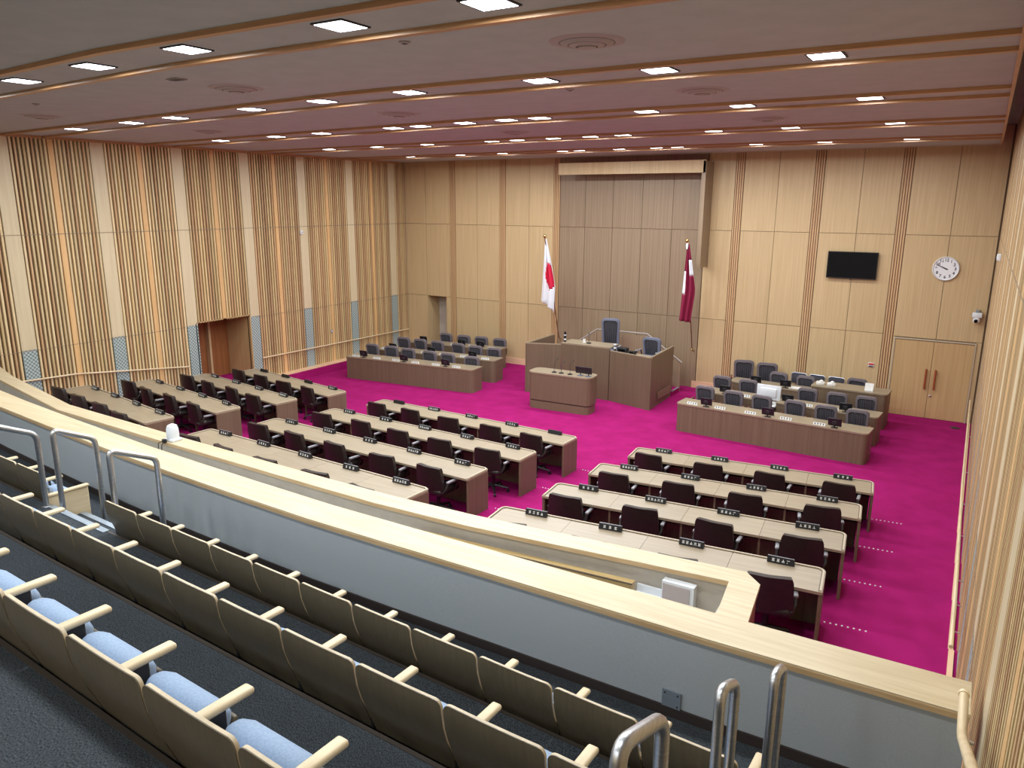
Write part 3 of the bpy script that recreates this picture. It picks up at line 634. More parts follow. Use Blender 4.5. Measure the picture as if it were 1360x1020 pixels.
def plate_proto(blank, seed=3):
    t = thing('name_plate', 'x', 'name plate')
    MB().add([(-0.155, -0.035, 0), (0.155, -0.035, 0), (0.155, 0.035, 0), (-0.155, 0.035, 0), (-0.155, -0.015, 0.075), (0.155, -0.015, 0.075), (0.155, 0.015, 0.075), (-0.155, 0.015, 0.075)],
             [(0, 3, 2, 1), (4, 5, 6, 7), (0, 1, 5, 4), (1, 2, 6, 5), (2, 3, 7, 6), (3, 0, 4, 7)]).build('plate_body', M['black'], t)
    if not blank:
        for nst in range(1):
            mb = MB()
            rnd = random.Random(seed); ng = (4, 3, 4, 5, 4)[seed % 5]
            for g in range(ng):
                cx = (g-(ng-1)/2)*(0.057, 0.075, 0.057, 0.05, 0.06)[seed % 5]; T = tr(cx, -0.0262, 0.039) @ rot('X', -math.atan2(0.02, 0.075))
                for (dx, dz, w_, h_) in ((0, 0.014, 0.032, 0.006), (0, -0.001, 0.026, 0.006), (0, 0.0, 0.006, 0.036), (-0.011, -0.013, 0.006, 0.012), (0.011, -0.013, 0.006, 0.012)):
                    if rnd.random() < 0.85: mb.box((dx, 0, dz), (w_, 0.003, h_), T)
            mb.build('white_lettering', M['letter'], t)
        MB().b2(-0.15, 0.15, -0.006, 0.006, 0.0755, 0.0775).build('top_strip', M['arm_grey'], t)
    return t
nps, npb0 = [plate_proto(False, k) for k in range(5)], plate_proto(True); pused = {}
def place(proto, key, loc, rz, label, group):
    if key not in pused:
        pused[key] = 1; proto.location = loc; proto.rotation_euler = (0, 0, rz); proto['label'] = label; proto['group'] = group; return proto
    return dup(proto, loc, rz, label, group)
RW = ['first row from the lectern', 'second row from the lectern', 'third row from the lectern', 'row nearest the balcony']
DZ = 0.70
def member_desk(p, q, i, n, block):
    d = Vector((q[0]-p[0], q[1]-p[1])); L = d.length; a = math.atan2(d.y, d.x); z = ST*(i+1)
    t = thing('long_desk', 'long light brown %d-seat desk, %s, %s block' % (n, RW[i], block), 'desk', (p[0], p[1], z), a, 'assembly member desks')
    D = DESK_D; r = 0.09; h = DZ
    for k in range(n):
        x0, x1 = L*k/n+(0.002 if k else 0), L*(k+1)/n-(0.002 if k < n-1 else 0)
        poly = [(x0, -D), (x1, -D)]
        poly += arc(x1-r, -r, r, 0, 90) if k == n-1 else [(x1, 0)]
        poly += arc(x0+r, -r, r, 90, 180) if k == 0 else [(x0, 0)]
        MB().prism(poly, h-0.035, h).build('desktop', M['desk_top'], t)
    path = [(0.012, -D+0.02)]+[(x, y) for x, y in arc(r+0.012, -r-0.012, r, 180, 90)]+arc(L-r-0.012, -r-0.012, r, 90, 0)+[(L-0.012, -D+0.02)]
    o = 0.022; inn = [(0.012+o, -D+0.02)]+arc(r+0.012, -r-0.012, r-o, 180, 90)+arc(L-r-0.012, -r-0.012, r-o, 90, 0)+[(L-0.012-o, -D+0.02)]
    MB().strip(path, inn, h, h+0.014).build('edge_lip', M['desk_lip'], t)
    o2 = o+0.012; inn2 = [(0.012+o2, -D+0.02)]+arc(r+0.012, -r-0.012, r-o2, 180, 90)+arc(L-r-0.012, -r-0.012, r-o2, 90, 0)+[(L-0.012-o2, -D+0.02)]
    MB().strip(inn, inn2, h, h+0.004).build('edge_groove', M['desk_edge'], t)
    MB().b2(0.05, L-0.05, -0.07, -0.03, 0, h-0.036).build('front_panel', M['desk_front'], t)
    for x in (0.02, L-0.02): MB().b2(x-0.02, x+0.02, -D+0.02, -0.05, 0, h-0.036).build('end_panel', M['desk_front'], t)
    for k in range(1, n):
        x = L*k/n; MB().b2(x-0.015, x+0.015, -D+0.06, -D+0.10, 0, h-0.036).build('leg', M['desk_front'], t)
    MB().b2(0.05, L-0.05, -0.40, -0.075, h-0.17, h-0.15).build('under_shelf', M['desk_edge'], t)
    ca, sa = math.cos(a), math.sin(a)
    def W(x, y): return (p[0]+x*ca-y*sa, p[1]+x*sa+y*ca)
    for k in range(n):
        x = L*(k+0.5)/n+0.03
        X, Y = W(x, -0.085)
        blank = (block == 'middle desk' and i == 0 and k in (0, n-1)) or (block == 'left desk' and i == 0 and k < 3)
        vk = (i*3+k*2+len(block)) % 5
        place(npb0 if blank else nps[vk], 'b' if blank else 'n%d' % vk, (X, Y, z+h+0.004), a+random.uniform(-0.04, 0.04),
              ('blank ' if blank else '')+'black name plate, %s from left, %s, %s block' % (ORD[k], RW[i], block), 'black name plates on the member desks')
        X, Y = W(L*(k+0.5)/n+random.uniform(-0.06, 0.03), -D-0.0+random.uniform(-0.05, 0.02))
        place(mch0, 'm', (X, Y, z), a+random.uniform(-0.12, 0.12), 'dark brown leather chair, %s from left, %s, %s block' % (ORD[k], RW[i], block), 'dark leather chairs at the member desks')
for i in range(4):
    member_desk(*RB[i], i, 4, 'right desk'); member_desk(*MBK[i], i, 5, 'middle desk'); member_desk(*LB[i], i, 4, 'left desk')
# ------------------------------------------------------------------ executive desks
def exec_desk(label, p, q, h=0.72, D=0.62, r=0.14, rr=0.14, group='executive desks beside the podium'):
    d = Vector((q[0]-p[0], q[1]-p[1])); L = d.length; a = math.atan2(d.y, d.x)
    t = thing('executive_desk', label, 'desk', (p[0], p[1], 0), a, group)
    out = [(0, D)]+arc(r, r, r, 180, 270)+arc(L-rr, rr, rr, 270, 360)+[(L, D)]
    MB().prism(out, h-0.035, h).build('desktop', M['desk_top'], t)
    o = 0.03; s = 0.012
    o1 = [(s, D-0.01)]+arc(r, r, r-s, 180, 270)+arc(L-rr, rr, rr-s, 270, 360)+[(L-s, D-0.01)]
    o2 = [(s+o, D-0.01)]+arc(r, r, r-s-o, 180, 270)+arc(L-rr, rr, rr-s-o, 270, 360)+[(L-s-o, D-0.01)]
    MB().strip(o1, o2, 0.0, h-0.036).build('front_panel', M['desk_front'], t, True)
    MB().b2(0.06, L-0.06, D*0.3, D-0.08, h-0.18, h-0.16).build('under_shelf', M['desk_edge'], t)
    return t
LN = ['front', 'middle', 'back']
LE = [((-17.12, 17.55), (-12.46, 18.02)), ((-17.15, 19.02), (-12.64, 19.50)), ((-17.2, 20.68), (-13.52, 21.10))]
for i in range(3): exec_desk('long brown official desk left of podium, %s row' % LN[i], *LE[i], r=0.03, rr=0.15)
exec_desk('long brown official desk right of podium, front row', (-6.05, 17.68), (-1.60, 17.36), r=0.1, rr=0.11)
exec_desk('short brown desk, left part of middle row right of podium', (-6.05, 19.22), (-4.42, 19.10), r=0.2, rr=0.03)
exec_desk('brown desk, right part of middle row right of podium', (-3.95, 19.07), (-1.58, 18.90), r=0.03, rr=0.11)
exec_desk('brown desk in back row right of podium, beside taller counter', (-5.62, 20.80), (-3.42, 20.66), r=0.2, rr=0.02)
exec_desk('tall brown counter at right end of back row by double door', (-3.40, 20.58), (-1.56, 20.50), h=0.93, D=0.7, r=0.03, rr=0.11)
def echair_proto(name, label, hb=0.57, zb=0.40, frame='fab_frame', pad='fab_pad'):
    t = thing(name, label, 'chair')
    MB().rbox((0, 0, 0.43), (0.50, 0.48, 0.10), 0.04, 3).build('seat', M[frame], t, True)
    tl = rot('X', math.radians(-8)); T = tr(0, -0.24, zb) @ tl
    # frame as a rounded ring around a ribbed pad
    W = 0.25; outer = arc(W-0.1, hb-0.1, 0.10, 0, 90, 4)+arc(-W+0.1, hb-0.1, 0.10, 90, 180, 4)+[(-W*0.9, 0.0), (W*0.9, 0.0)]
    wv = 0.055; inner = arc(W-0.1-wv+0.03, hb-0.1-wv+0.03, 0.07, 0, 90, 4)+arc(-W+0.1+wv-0.03, hb-0.1-wv+0.03, 0.07, 90, 180, 4)+[(-W*0.9+wv, 0.0), (W*0.9-wv, 0.0)]
    vs = []; fs = []; n = len(outer)
    for (P, y) in ((outer, -0.03), (outer, 0.045), (inner, 0.055), (inner, 0.02)): vs += [(x, y, z) for x, z in P]
    for k in range(n):
        k2 = (k+1) % n
        for a_, b_ in ((0, 1), (1, 2), (2, 3)): fs.append((a_*n+k, a_*n+k2, b_*n+k2, b_*n+k))
    fs.append(tuple(range(n)))
    MB().add(vs, fs, T).build('back_frame', M[frame], t, True)
    mb = MB(); wd = W-wv-0.005
    for k in range(7):
        x = -wd+0.03+(2*wd-0.06)*k/6; top = hb-wv-0.012-(0.02 if k in (0, 6) else 0)
        mb.rbox((x, 0.024, top/2), (2*wd/7*0.96, 0.03, top), 0.012, 1, T)
    mb.build('ribbed_pad', M[pad], t, True)
    for s in (-1, 1):
        ar = MB().rbox((s*0.29, 0.0, 0.62), (0.05, 0.34, 0.035), 0.015, 2).build('armrest', M['pole' if frame == 'fab_frame' else 'arm_grey'], t, True)
        MB().tube([(s*0.25, -0.15, 0.42), (s*0.29, -0.13, 0.61)], 0.016, 6).build('arm_post', M['black'], ar, True)
        MB().tube([(s*0.25, 0.12, 0.42), (s*0.29, 0.10, 0.61)], 0.016, 6).build('arm_post', M['black'], ar, True)
    MB().lathe([(0.03, 0.09), (0.03, 0.28), (0.06, 0.38)], 10).build('column', M['black'], t, True)
    for k in range(5):
        a_ = 2*pi*k/5+0.2; c, s_ = math.cos(a_), math.sin(a_)
        lg = MB().tube([(0.02*c, 0.02*s_, 0.12), (0.27*c, 0.27*s_, 0.085)], [0.026, 0.017], 6).build('leg', M['black'], t, True)
        MB().tube([(0.27*c-0.02*s_, 0.27*s_+0.02*c, 0.03), (0.27*c+0.02*s_, 0.27*s_-0.02*c, 0.03)], 0.03, 8).build('caster', M['black'], lg, True)
    return t
ec0 = echair_proto('upholstered_chair', 'x')
def epush(pts, f=0.32):
    out = []
    for x, y in pts: k = (y+f)/y; out.append((x*k, y+f))
    return out
EC = {('left of podium', 'front'): [(-16.71, 18.23), (-15.92, 18.27), (-15.21, 18.26), (-14.38, 18.28), (-13.69, 18.31), (-12.76, 18.29)],
      ('left of podium', 'middle'): [(-16.67, 19.8), (-15.96, 19.81), (-15.25, 19.83), (-14.41, 19.86), (-13.68, 19.83), (-12.97, 19.85)],
      ('left of podium', 'back'): [(-15.96, 21.28), (-15.18, 21.3), (-14.5, 21.40), (-13.76, 21.42)],
      ('right of podium', 'front'): [(-5.61, 18.38), (-4.84, 18.25), (-4.14, 18.18), (-3.35, 18.11), (-2.62, 18.03), (-1.95, 18.02)],
      ('right of podium', 'middle'): [(-5.58, 19.8), (-4.85, 19.74), (-3.33, 19.58), (-2.61, 19.5), (-1.94, 19.48)],
      ('right of podium', 'back'): [(-4.4, 21.14), (-3.66, 21.05)]}
for (side, row), pts in EC.items():
    for k, (x, y) in enumerate(epush(pts, 0.27)):
        place(ec0, 'e', (x, y, 0), pi+random.uniform(-0.08, 0.08)+(0.1 if 'left' in side else -0.08), 'grey ribbed-back chair, %s from left, %s official row %s' % (ORD[k], row, side), 'grey ribbed chairs at the official desks')
tall0 = echair_proto('tall_armchair', 'x', hb=0.68, zb=0.42)
tall0.scale = (1.15, 1.1, 1.0)
place(tall0, 't', (-5.52, 21.95, 0), pi+0.25, 'tall brown-armed grey chair against back wall, left of a pair', 'tall chairs against the back wall')
place(tall0, 't', (-4.86, 21.90, 0), pi+0.1, 'tall brown-armed grey chair against back wall, right of a pair', 'tall chairs against the back wall')
place(ec0, 'e', (-2.46, 21.75, 0), pi-0.1, 'grey ribbed-back chair behind the tall counter at back right', 'grey ribbed chairs at the official desks')
def folding_proto():
    t = thing('folding_chair', 'x', 'chair')
    fr = MB()
    for s in (-1, 1):
        fr.tube([(s*0.22, 0.20, 0.01), (s*0.22, -0.16, 0.55), (s*0.215, -0.22, 0.84)], 0.012, 8).tube([(s*0.20, -0.22, 0.01), (s*0.20, 0.16, 0.42)], 0.012, 8)
    fr.tube([(-0.215, -0.22, 0.84), (-0.19, -0.225, 0.875), (-0.14, -0.228, 0.885), (0.14, -0.228, 0.885), (0.19, -0.225, 0.875), (0.215, -0.22, 0.84)], 0.013, 8)
    fr.build('tube_frame', M['chrome'], t, True)
    MB().rbox((0, -0.20, 0.72), (0.40, 0.035, 0.28), 0.015, 2, rot('X', 0.0)).build('backrest', M['fab_pad'], t, True)
    MB().rbox((0, -0.235, 0.868), (0.36, 0.045, 0.05), 0.02, 2).build('top_roll', M['navy'], t, True)
    MB().rbox((0, 0.0, 0.43), (0.40, 0.38, 0.05), 0.02, 2).build('seat', M['navy'], t, True)
    return t
fo0 = folding_proto()
for k, (x, y) in enumerate([(-4.02, 21.95), (-3.53, 21.93), (-3.02, 21.92)]):
    place(fo0, 'f', (x, y, 0), pi-0.1, 'chrome-framed navy folding chair against back wall, %s from left' % ORD[k], 'folding chairs by the back wall')
# small monitors on the official desks
def mon_proto():
    t = thing('desk_monitor', 'x', 'monitor')
    T = tr(0, 0, 0.085) @ rot('X', math.radians(12))
    MB().rbox((0, 0, 0.05), (0.29, 0.025, 0.19), 0.008, 1, T).build('screen_case', M['black'], t, True)
    MB().box((0, 0.0135, 0.05), (0.27, 0.002, 0.17), T).build('screen', M['screen'], t)
    MB().rbox((0, -0.018, 0.04), (0.10, 0.02, 0.08), 0.006, 1, T).build('back_housing', M['dark_metal'], t, True)
    MB().tube([(0, -0.005, 0.01), (0, -0.01, 0.13)], 0.016, 8).build('stem', M['black'], t, True)
    MB().rbox((0, 0, 0.008), (0.14, 0.11, 0.016), 0.006, 1).build('base', M['black'], t, True)
    return t
mo0 = mon_proto()
MON = [('left of podium', 'front', 0, [-16.48, -14.95, -13.45]), ('left of podium', 'middle', 1, [-16.51, -15.01, -13.48]), ('left of podium', 'back', 2, [-16.52, -14.99, -14.26]),
       ('right of podium', 'front', ((-6.05, 17.68), (-1.60, 17.36)), [-5.29, -3.79, -2.31]), ('right of podium', 'middle', ((-6.05, 19.22), (-1.58, 18.90)), [-5.28, -3.67, -2.31]), ('right of podium', 'back', ((-5.62, 20.80), (-3.42, 20.66)), [-4.88, -4.08])]
for side, row, seg, xs in MON:
    if isinstance(seg, int): seg = LE[seg]
    for k, x in enumerate(xs):
        a = math.atan2(seg[1][1]-seg[0][1], seg[1][0]-seg[0][0])
        place(mo0, 'mo', (x, ext(*seg, x)[1]+0.09, 0.72), a, 'small black desk monitor, %s from left, %s official row %s' % (ORD[k], row, side), 'small monitors on the official desks')
wm = thing('computer_monitor', 'white computer monitor seen from behind in middle row right of podium', 'monitor', (-4.16, 19.22, 0.62), -0.07)
MB().rbox((0, 0, 0.30), (0.60, 0.035, 0.38), 0.012, 2).build('screen_case', M['white'], wm, True)
MB().rbox((0.0, -0.03, 0.30), (0.40, 0.04, 0.22), 0.015, 2).build('back_housing', M['white'], wm, True)
MB().b2(-0.05, 0.05, -0.055, -0.05, 0.08, 0.20).build('stand_hole', M['arm_grey'], wm)
MB().rbox((0, -0.02, 0.07), (0.10, 0.03, 0.14), 0.01, 1).rbox((0, 0, 0.008), (0.26, 0.18, 0.016), 0.006, 1).build('stand', M['white'], wm, True)
sd = thing('side_table', 'low white-topped table under white monitor between two desks', 'table', (-4.16, 19.25, 0), -0.07)
MB().rbox((0, 0.05, 0.60), (0.46, 0.50, 0.03), 0.006, 1).build('table_top', M['white'], sd); MB().b2(-0.2, 0.2, -0.15, 0.25, 0, 0.585).build('pedestal', M['desk_front'], sd)
# paper name cards on the official desks
def card_proto(dark):
    t = thing('name_card', 'x', 'name card')
    MB().add([(-0.13, -0.025, 0), (0.13, -0.025, 0), (0.13, 0.025, 0), (-0.13, 0.025, 0), (-0.13, -0.002, 0.05), (0.13, -0.002, 0.05), (0.13, 0.002, 0.05), (-0.13, 0.002, 0.05)],
             [(0, 3, 2, 1), (4, 5, 6, 7), (0, 1, 5, 4), (1, 2, 6, 5), (2, 3, 7, 6), (3, 0, 4, 7)]).build('card', M['paper'], t)
    mb = MB()
    for g in range(4):
        cx = -0.09+0.06*g; T = tr(cx, -0.0145, 0.025) @ rot('X', -math.atan2(0.023, 0.05))
        for (dx, dz, w_, h_) in ((0, 0.012, 0.044, 0.009), (0, -0.006, 0.038, 0.009), (0, 0, 0.011, 0.042)): mb.box((dx, 0, dz), (w_, 0.003, h_), T)
    mb.build('dark_lettering', M['ink'], t)
    return t
ca0 = card_proto(True)
CARDS = [('left of podium', 'front', LE[0], [-16.82, -16.01, -15.28, -14.56, -13.82, -13.1]), ('left of podium', 'middle', LE[1], [-16.86, -15.3, -14.59, -13.82, -13.05]), ('left of podium', 'back', LE[2], [-16.78, -15.31, -14.6, -13.83]),
         ('right of podium', 'front', MON[3][2], [-5.66, -4.95, -4.21, -3.38, -2.64]), ('right of podium', 'middle', MON[4][2], [-4.75, -3.2, -2.6])]
for side, row, seg, xs in CARDS:
    for k, x in enumerate(xs):
        a = math.atan2(seg[1][1]-seg[0][1], seg[1][0]-seg[0][0])
        place(ca0, 'ca', (x, ext(*seg, x)[1]+0.13, 0.72), a, 'white folded name card, %s from left, %s official row %s' % (ORD[k], row, side), 'name cards on the official desks')
for nm, loc, d, lb in (('paper_stack', (-3.48, 19.25, 0.72), (0.34, 0.24, 0.02), 'white paper sheets on middle row desk right of podium'), ('paper_stack', (-3.85, 20.92, 0.72), (0.30, 0.22, 0.015), 'white papers on back row desk right of podium')):
    t = thing(nm, lb, 'paper', loc); MB().box((0, 0, d[2]/2), d).build('sheets', M['paper'], t); MB().box((0.02, 0.01, d[2]+0.002), (d[0]*0.9, d[1]*0.9, 0.003), rot('Z', 0.12)).build('top_sheet', M['paper'], t)
for x, lb in ((-3.2, 'left'), (-2.93, 'right')):
    t = thing('tissue_box', 'crumpled white bundle on the tall counter, %s of two' % lb, 'bundle', (x, 20.78, 0.93), 0.3)
    MB().rbox((0, 0, 0.04), (0.2, 0.12, 0.08), 0.02, 2).build('wrapped_box', M['paper'], t, True); MB().lathe([(0.05, 0.075), (0.06, 0.10), (0.02, 0.13)], 7, (0.02, 0, 0)).build('folded_top', M['paper'], t, True)
t = thing('paper_stand', 'white upright card stand on right end of the tall counter', 'sign', (-2.02, 20.72, 0.93), -0.05)
MB().box((0, 0, 0.10), (0.20, 0.012, 0.2), rot('X', -0.2)).build('card', M['paper'], t); MB().box((0, 0.03, 0.012), (0.2, 0.09, 0.024)).build('foot', M['white'], t)
# ------------------------------------------------------------------ podium
PZ = 0.75
pd = thing('podium', 'raised wooden speaker podium with angled wings before brown backdrop', 'podium', (-9.3, 19.5, 0))
def P2(x, y): return (x+9.3, y-19.5)
A_, B_, C_, D_, E_, A2 = P2(-11.28, 19.10), P2(-10.28, 19.48), P2(-8.70, 19.48), P2(-7.28, 19.08), P2(-7.36, 21.05), P2(-11.32, 20.95)
def wallseg(p, q, h, nm, t=0.04):
    d = Vector((q[0]-p[0], q[1]-p[1])).normalized(); nrm = Vector((-d.y, d.x))*t
    a = [p, q]; b = [(p[0]+nrm.x, p[1]+nrm.y), (q[0]+nrm.x, q[1]+nrm.y)]
    o = MB().strip(a, b, 0, h-0.02).build(nm, M['desk_front'], pd)
    MB().strip(a, b, h-0.02, h+0.005).build('top_edge', M['desk_top'], o)
    return o
wallseg(A_, B_, 1.50, 'wing_panel'); wallseg((C_[0]+0.01, C_[1]), D_, 1.48, 'wing_panel'); wallseg(D_, E_, 1.50, 'side_panel'); wallseg(A2, A_, 1.50, 'side_panel')
MB().strip([(B_[0]+0.01, B_[1]), (C_[0]-0.01, C_[1])], [(B_[0]+0.01, B_[1]+0.05), (C_[0]-0.01, C_[1]+0.05)], 0, 1.52).build('front_panel', M['desk_front'], pd)
MB().b2(B_[0]+0.01, C_[0]-0.01, -0.02, 0.66, 1.52, 1.56).build('desk_surface', M['desk_top'], pd)
MB().prism([(C_[0]+0.05, 0.08), (D_[0]-0.06, -0.32), (D_[0]-0.1, 0.2), (C_[0]+0.05, 0.55)], 1.36, 1.40).build('side_desk_surface', M['desk_top'], pd)
MB().prism([(A_[0]+0.06, A_[1]+0.1), (B_[0], B_[1]+0.06), (C_[0], C_[1]+0.06), (D_[0]-0.06, D_[1]+0.1), (E_[0]-0.05, 1.45), (-0.9, 1.46), (-0.9, 2.0), (0.9, 2.0), (0.9, 1.46), (A2[0]+0.06, 1.40)][:5]+[(0.95, 1.45), (0.95, 2.08), (-0.85, 2.08), (-0.85, 1.45), (A2[0]+0.06, 1.40)], 0, PZ).build('platform', M['carpet'], pd)
vg = MB()
for k in range(5): vg.b2(D_[0]+0.008, D_[0]+0.02, 0.15, 1.15, 0.20+0.045*k, 0.225+0.045*k)
vg.build('vent_grille', M['wall_dark'], pd)
for k in range(5):
    z = PZ-0.15*(k+1)+0.0
    if z <= 0.01: continue
    x0 = 0.95+0.26*k
    o = MB().b2(x0, x0+0.26, 1.46, 2.08, 0, z).build('stair_step', M['carpet'], pd); MB().b2(x0+0.21, x0+0.265, 1.46, 2.08, z-0.015, z+0.006).build('stair_nosing', M['alu'], o)
    o = MB().b2(-x0-0.26+0.1, -x0+0.1, 1.46, 2.08, 0, z).build('stair_step', M['carpet'], pd); MB().b2(-x0-0.265+0.1, -x0-0.21+0.1, 1.46, 2.08, z-0.015, z+0.006).build('stair_nosing', M['alu'], o)
yb = 2.12
br = MB().add([(-0.82, yb, 0), (-0.82, yb+0.04, 0), (0.87, yb+0.04, 0), (0.87, yb, 0), (-0.82, yb, 1.6), (-0.82, yb+0.04, 1.6), (0.87, yb+0.04, 1.6), (0.87, yb, 1.6)], [(0, 3, 2, 1), (4, 5, 6, 7), (0, 1, 5, 4), (1, 2, 6, 5), (2, 3, 7, 6), (3, 0, 4, 7)])
br.build('balustrade_panel', M['wall_dark'], pd)
for (xa, za, xb, zb) in ((0.88, 1.6, 1.98, 0.86), (-0.83, 1.6, -1.95, 0.82)):
    MB().add([(xa, yb, 0), (xa, yb+0.04, 0), (xb, yb+0.04, 0), (xb, yb, 0), (xa, yb, za), (xa, yb+0.04, za), (xb, yb+0.04, zb), (xb, yb, zb)], [(0, 3, 2, 1), (4, 5, 6, 7), (0, 1, 5, 4), (1, 2, 6, 5), (2, 3, 7, 6), (3, 0, 4, 7)]).build('balustrade_panel', M['wall_dark'], pd)
MB().tube([(-1.98, yb, 0.88), (-0.82, yb, 1.67), (0.87, yb, 1.68), (2.01, yb, 0.91)], 0.022, 8).build('rail', M['vent'], pd, True)
sp = echair_proto('speaker_chair', 'tall slate blue ribbed chair behind the podium desk', hb=1.02, zb=0.42, frame='fab_blue', pad='fab_pad')
sp.location = (-9.28, 20.72, PZ); sp.rotation_euler = (0, 0, pi+0.25)
sp2 = echair_proto('clerk_chair', 'low slate blue ribbed chair at right wing of the podium', hb=0.58, zb=0.40, frame='fab_blue', pad='fab_pad')
sp2.location = (-7.86, 20.32, PZ); sp2.scale = (1.12, 1.12, 1.06); sp.scale = (1.1, 1.1, 1.0); sp2.rotation_euler = (0, 0, pi-0.1)
def small(name, label, cat, loc, parts):
    t = thing(name, label, cat, loc)
    for nm, mb, m in parts: mb.build(nm, M[m], t, True)
    return t
small('desk_device', 'black and white banded upright device at left corner of podium desk', 'device', (-10.22, 19.62, 1.56), [('post', MB().lathe([(0.035, 0), (0.035, 0.30)], 12), 'black'), ('band', MB().lathe([(0.037, 0.06), (0.037, 0.10)], 12).lathe([(0.037, 0.19), (0.037, 0.22)], 12), 'white')])
small('desk_device', 'black and white banded upright device on podium right of desk', 'device', (-8.64, 19.70, 1.40), [('post', MB().lathe([(0.04, 0), (0.04, 0.30)], 12), 'black'), ('band', MB().lathe([(0.042, 0.10), (0.042, 0.16)], 12).lathe([(0.042, 0.20), (0.042, 0.26)], 12), 'white')])
small('desk_phone', 'black control box on right wing of the podium, larger one', 'device', (-8.40, 19.72, 1.40), [('box_body', MB().rbox((0, 0, 0.08), (0.30, 0.2, 0.16), 0.02, 2), 'black'), ('display', MB().box((0, -0.102, 0.09), (0.2, 0.004, 0.07)), 'screen')])
small('desk_phone', 'small black box on right wing of the podium beside clerk chair', 'device', (-8.08, 19.66, 1.40), [('box_body', MB().rbox((0, 0, 0.05), (0.19, 0.14, 0.10), 0.015, 2), 'black'), ('display', MB().box((0, -0.072, 0.06), (0.12, 0.004, 0.04)), 'screen')])
small('water_cup', 'small white cup on the podium desk', 'cup', (-9.70, 19.85, 1.56), [('cup_body', MB().lathe([(0.03, 0), (0.042, 0.10), (0.038, 0.10), (0.028, 0.01)], 12), 'paper'), ('saucer', MB().lathe([(0.05, 0), (0.065, 0.008)], 14), 'paper')])
small('desk_microphone', 'slim black microphone on the podium desk beside white cup', 'microphone', (-9.50, 19.75, 1.56), [('base', MB().rbox((0, 0, 0.015), (0.12, 0.1, 0.03), 0.01, 1), 'black'), ('stem', MB().tube([(0, 0, 0.02), (-0.02, 0.04, 0.16), (-0.06, 0.12, 0.26)], 0.007, 6), 'black'), ('head', MB().lathe([(0.012, 0), (0.016, 0.03), (0.01, 0.05)], 8, (-0.06, 0.12, 0.25)), 'dark_metal')])
# lectern in front
le = thing('lectern', 'brown wooden lectern with rounded corners before the podium', 'lectern', (-10.33, 17.62, 0), 0.045)
LL, LD = 1.88, 0.62
def rr_poly(x0, x1, y0, y1, r): return arc(x0+r, y0+r, r, 180, 270)+arc(x1-r, y0+r, r, 270, 360)+arc(x1-r, y1-r, r, 0, 90)+arc(x0+r, y1-r, r, 90, 180)
MB().prism(rr_poly(0, LL, 0, LD, 0.18), 0.25, 0.99).build('body', M['desk_front'], le, True)
MB().prism(rr_poly(-0.01, LL+0.01, -0.01, LD+0.01, 0.19), 0.99, 1.03).build('top', M['desk_top'], le, True)
MB().prism(rr_poly(0.03, LL-0.03, 0.03, LD-0.03, 0.16), 0.21, 0.25).build('shadow_gap', M['desk_edge'], le)
MB().prism(rr_poly(0.01, LL-0.03, 0.0, LD, 0.17), 0.0, 0.21).build('plinth', M['desk_front'], le, True)
for x, h, lb in ((-9.62, 0.36, 'left of three'), (-9.40, 0.30, 'middle of three'), (-9.13, 0.36, 'right of three')):
    t = thing('gooseneck_microphone', 'thin gooseneck microphone on the lectern, '+lb, 'microphone', (x, 17.86, 1.03), 0, 'microphones on the lectern')
    MB().lathe([(0.07, 0), (0.065, 0.02), (0.02, 0.03)], 14).build('base', M['black'], t, True)
    MB().tube([(0, 0, 0.02), (0, 0, h*0.7), (0.015, 0.06, h*0.93), (0.03, 0.12, h)], 0.006, 6).build('gooseneck', M['dark_metal'], t, True)
    MB().tube([(0.03, 0.12, h), (0.035, 0.15, h+0.015)], 0.014, 8).build('capsule', M['black'], t, True)
for x, w_, lb in ((-8.84, 0.28, 'larger one on the left'), (-8.60, 0.20, 'smaller one at the end')):
    t = thing('lectern_monitor', 'small black tilted monitor on lectern, '+lb, 'monitor', (x, 17.92, 1.03), 0.05, 'monitors on the lectern')
    MB().rbox((0, 0, 0.16), (w_, 0.03, 0.19), 0.008, 1, rot('X', 0.15)).build('screen_case', M['black'], t, True)
    MB().tube([(0, 0, 0.01), (0, -0.01, 0.09)], 0.014, 8).build('stem', M['black'], t, True)
    MB().rbox((0, -0.02, 0.008), (0.14, 0.14, 0.016), 0.006, 1).build('base', M['fab_blue'], t, True)
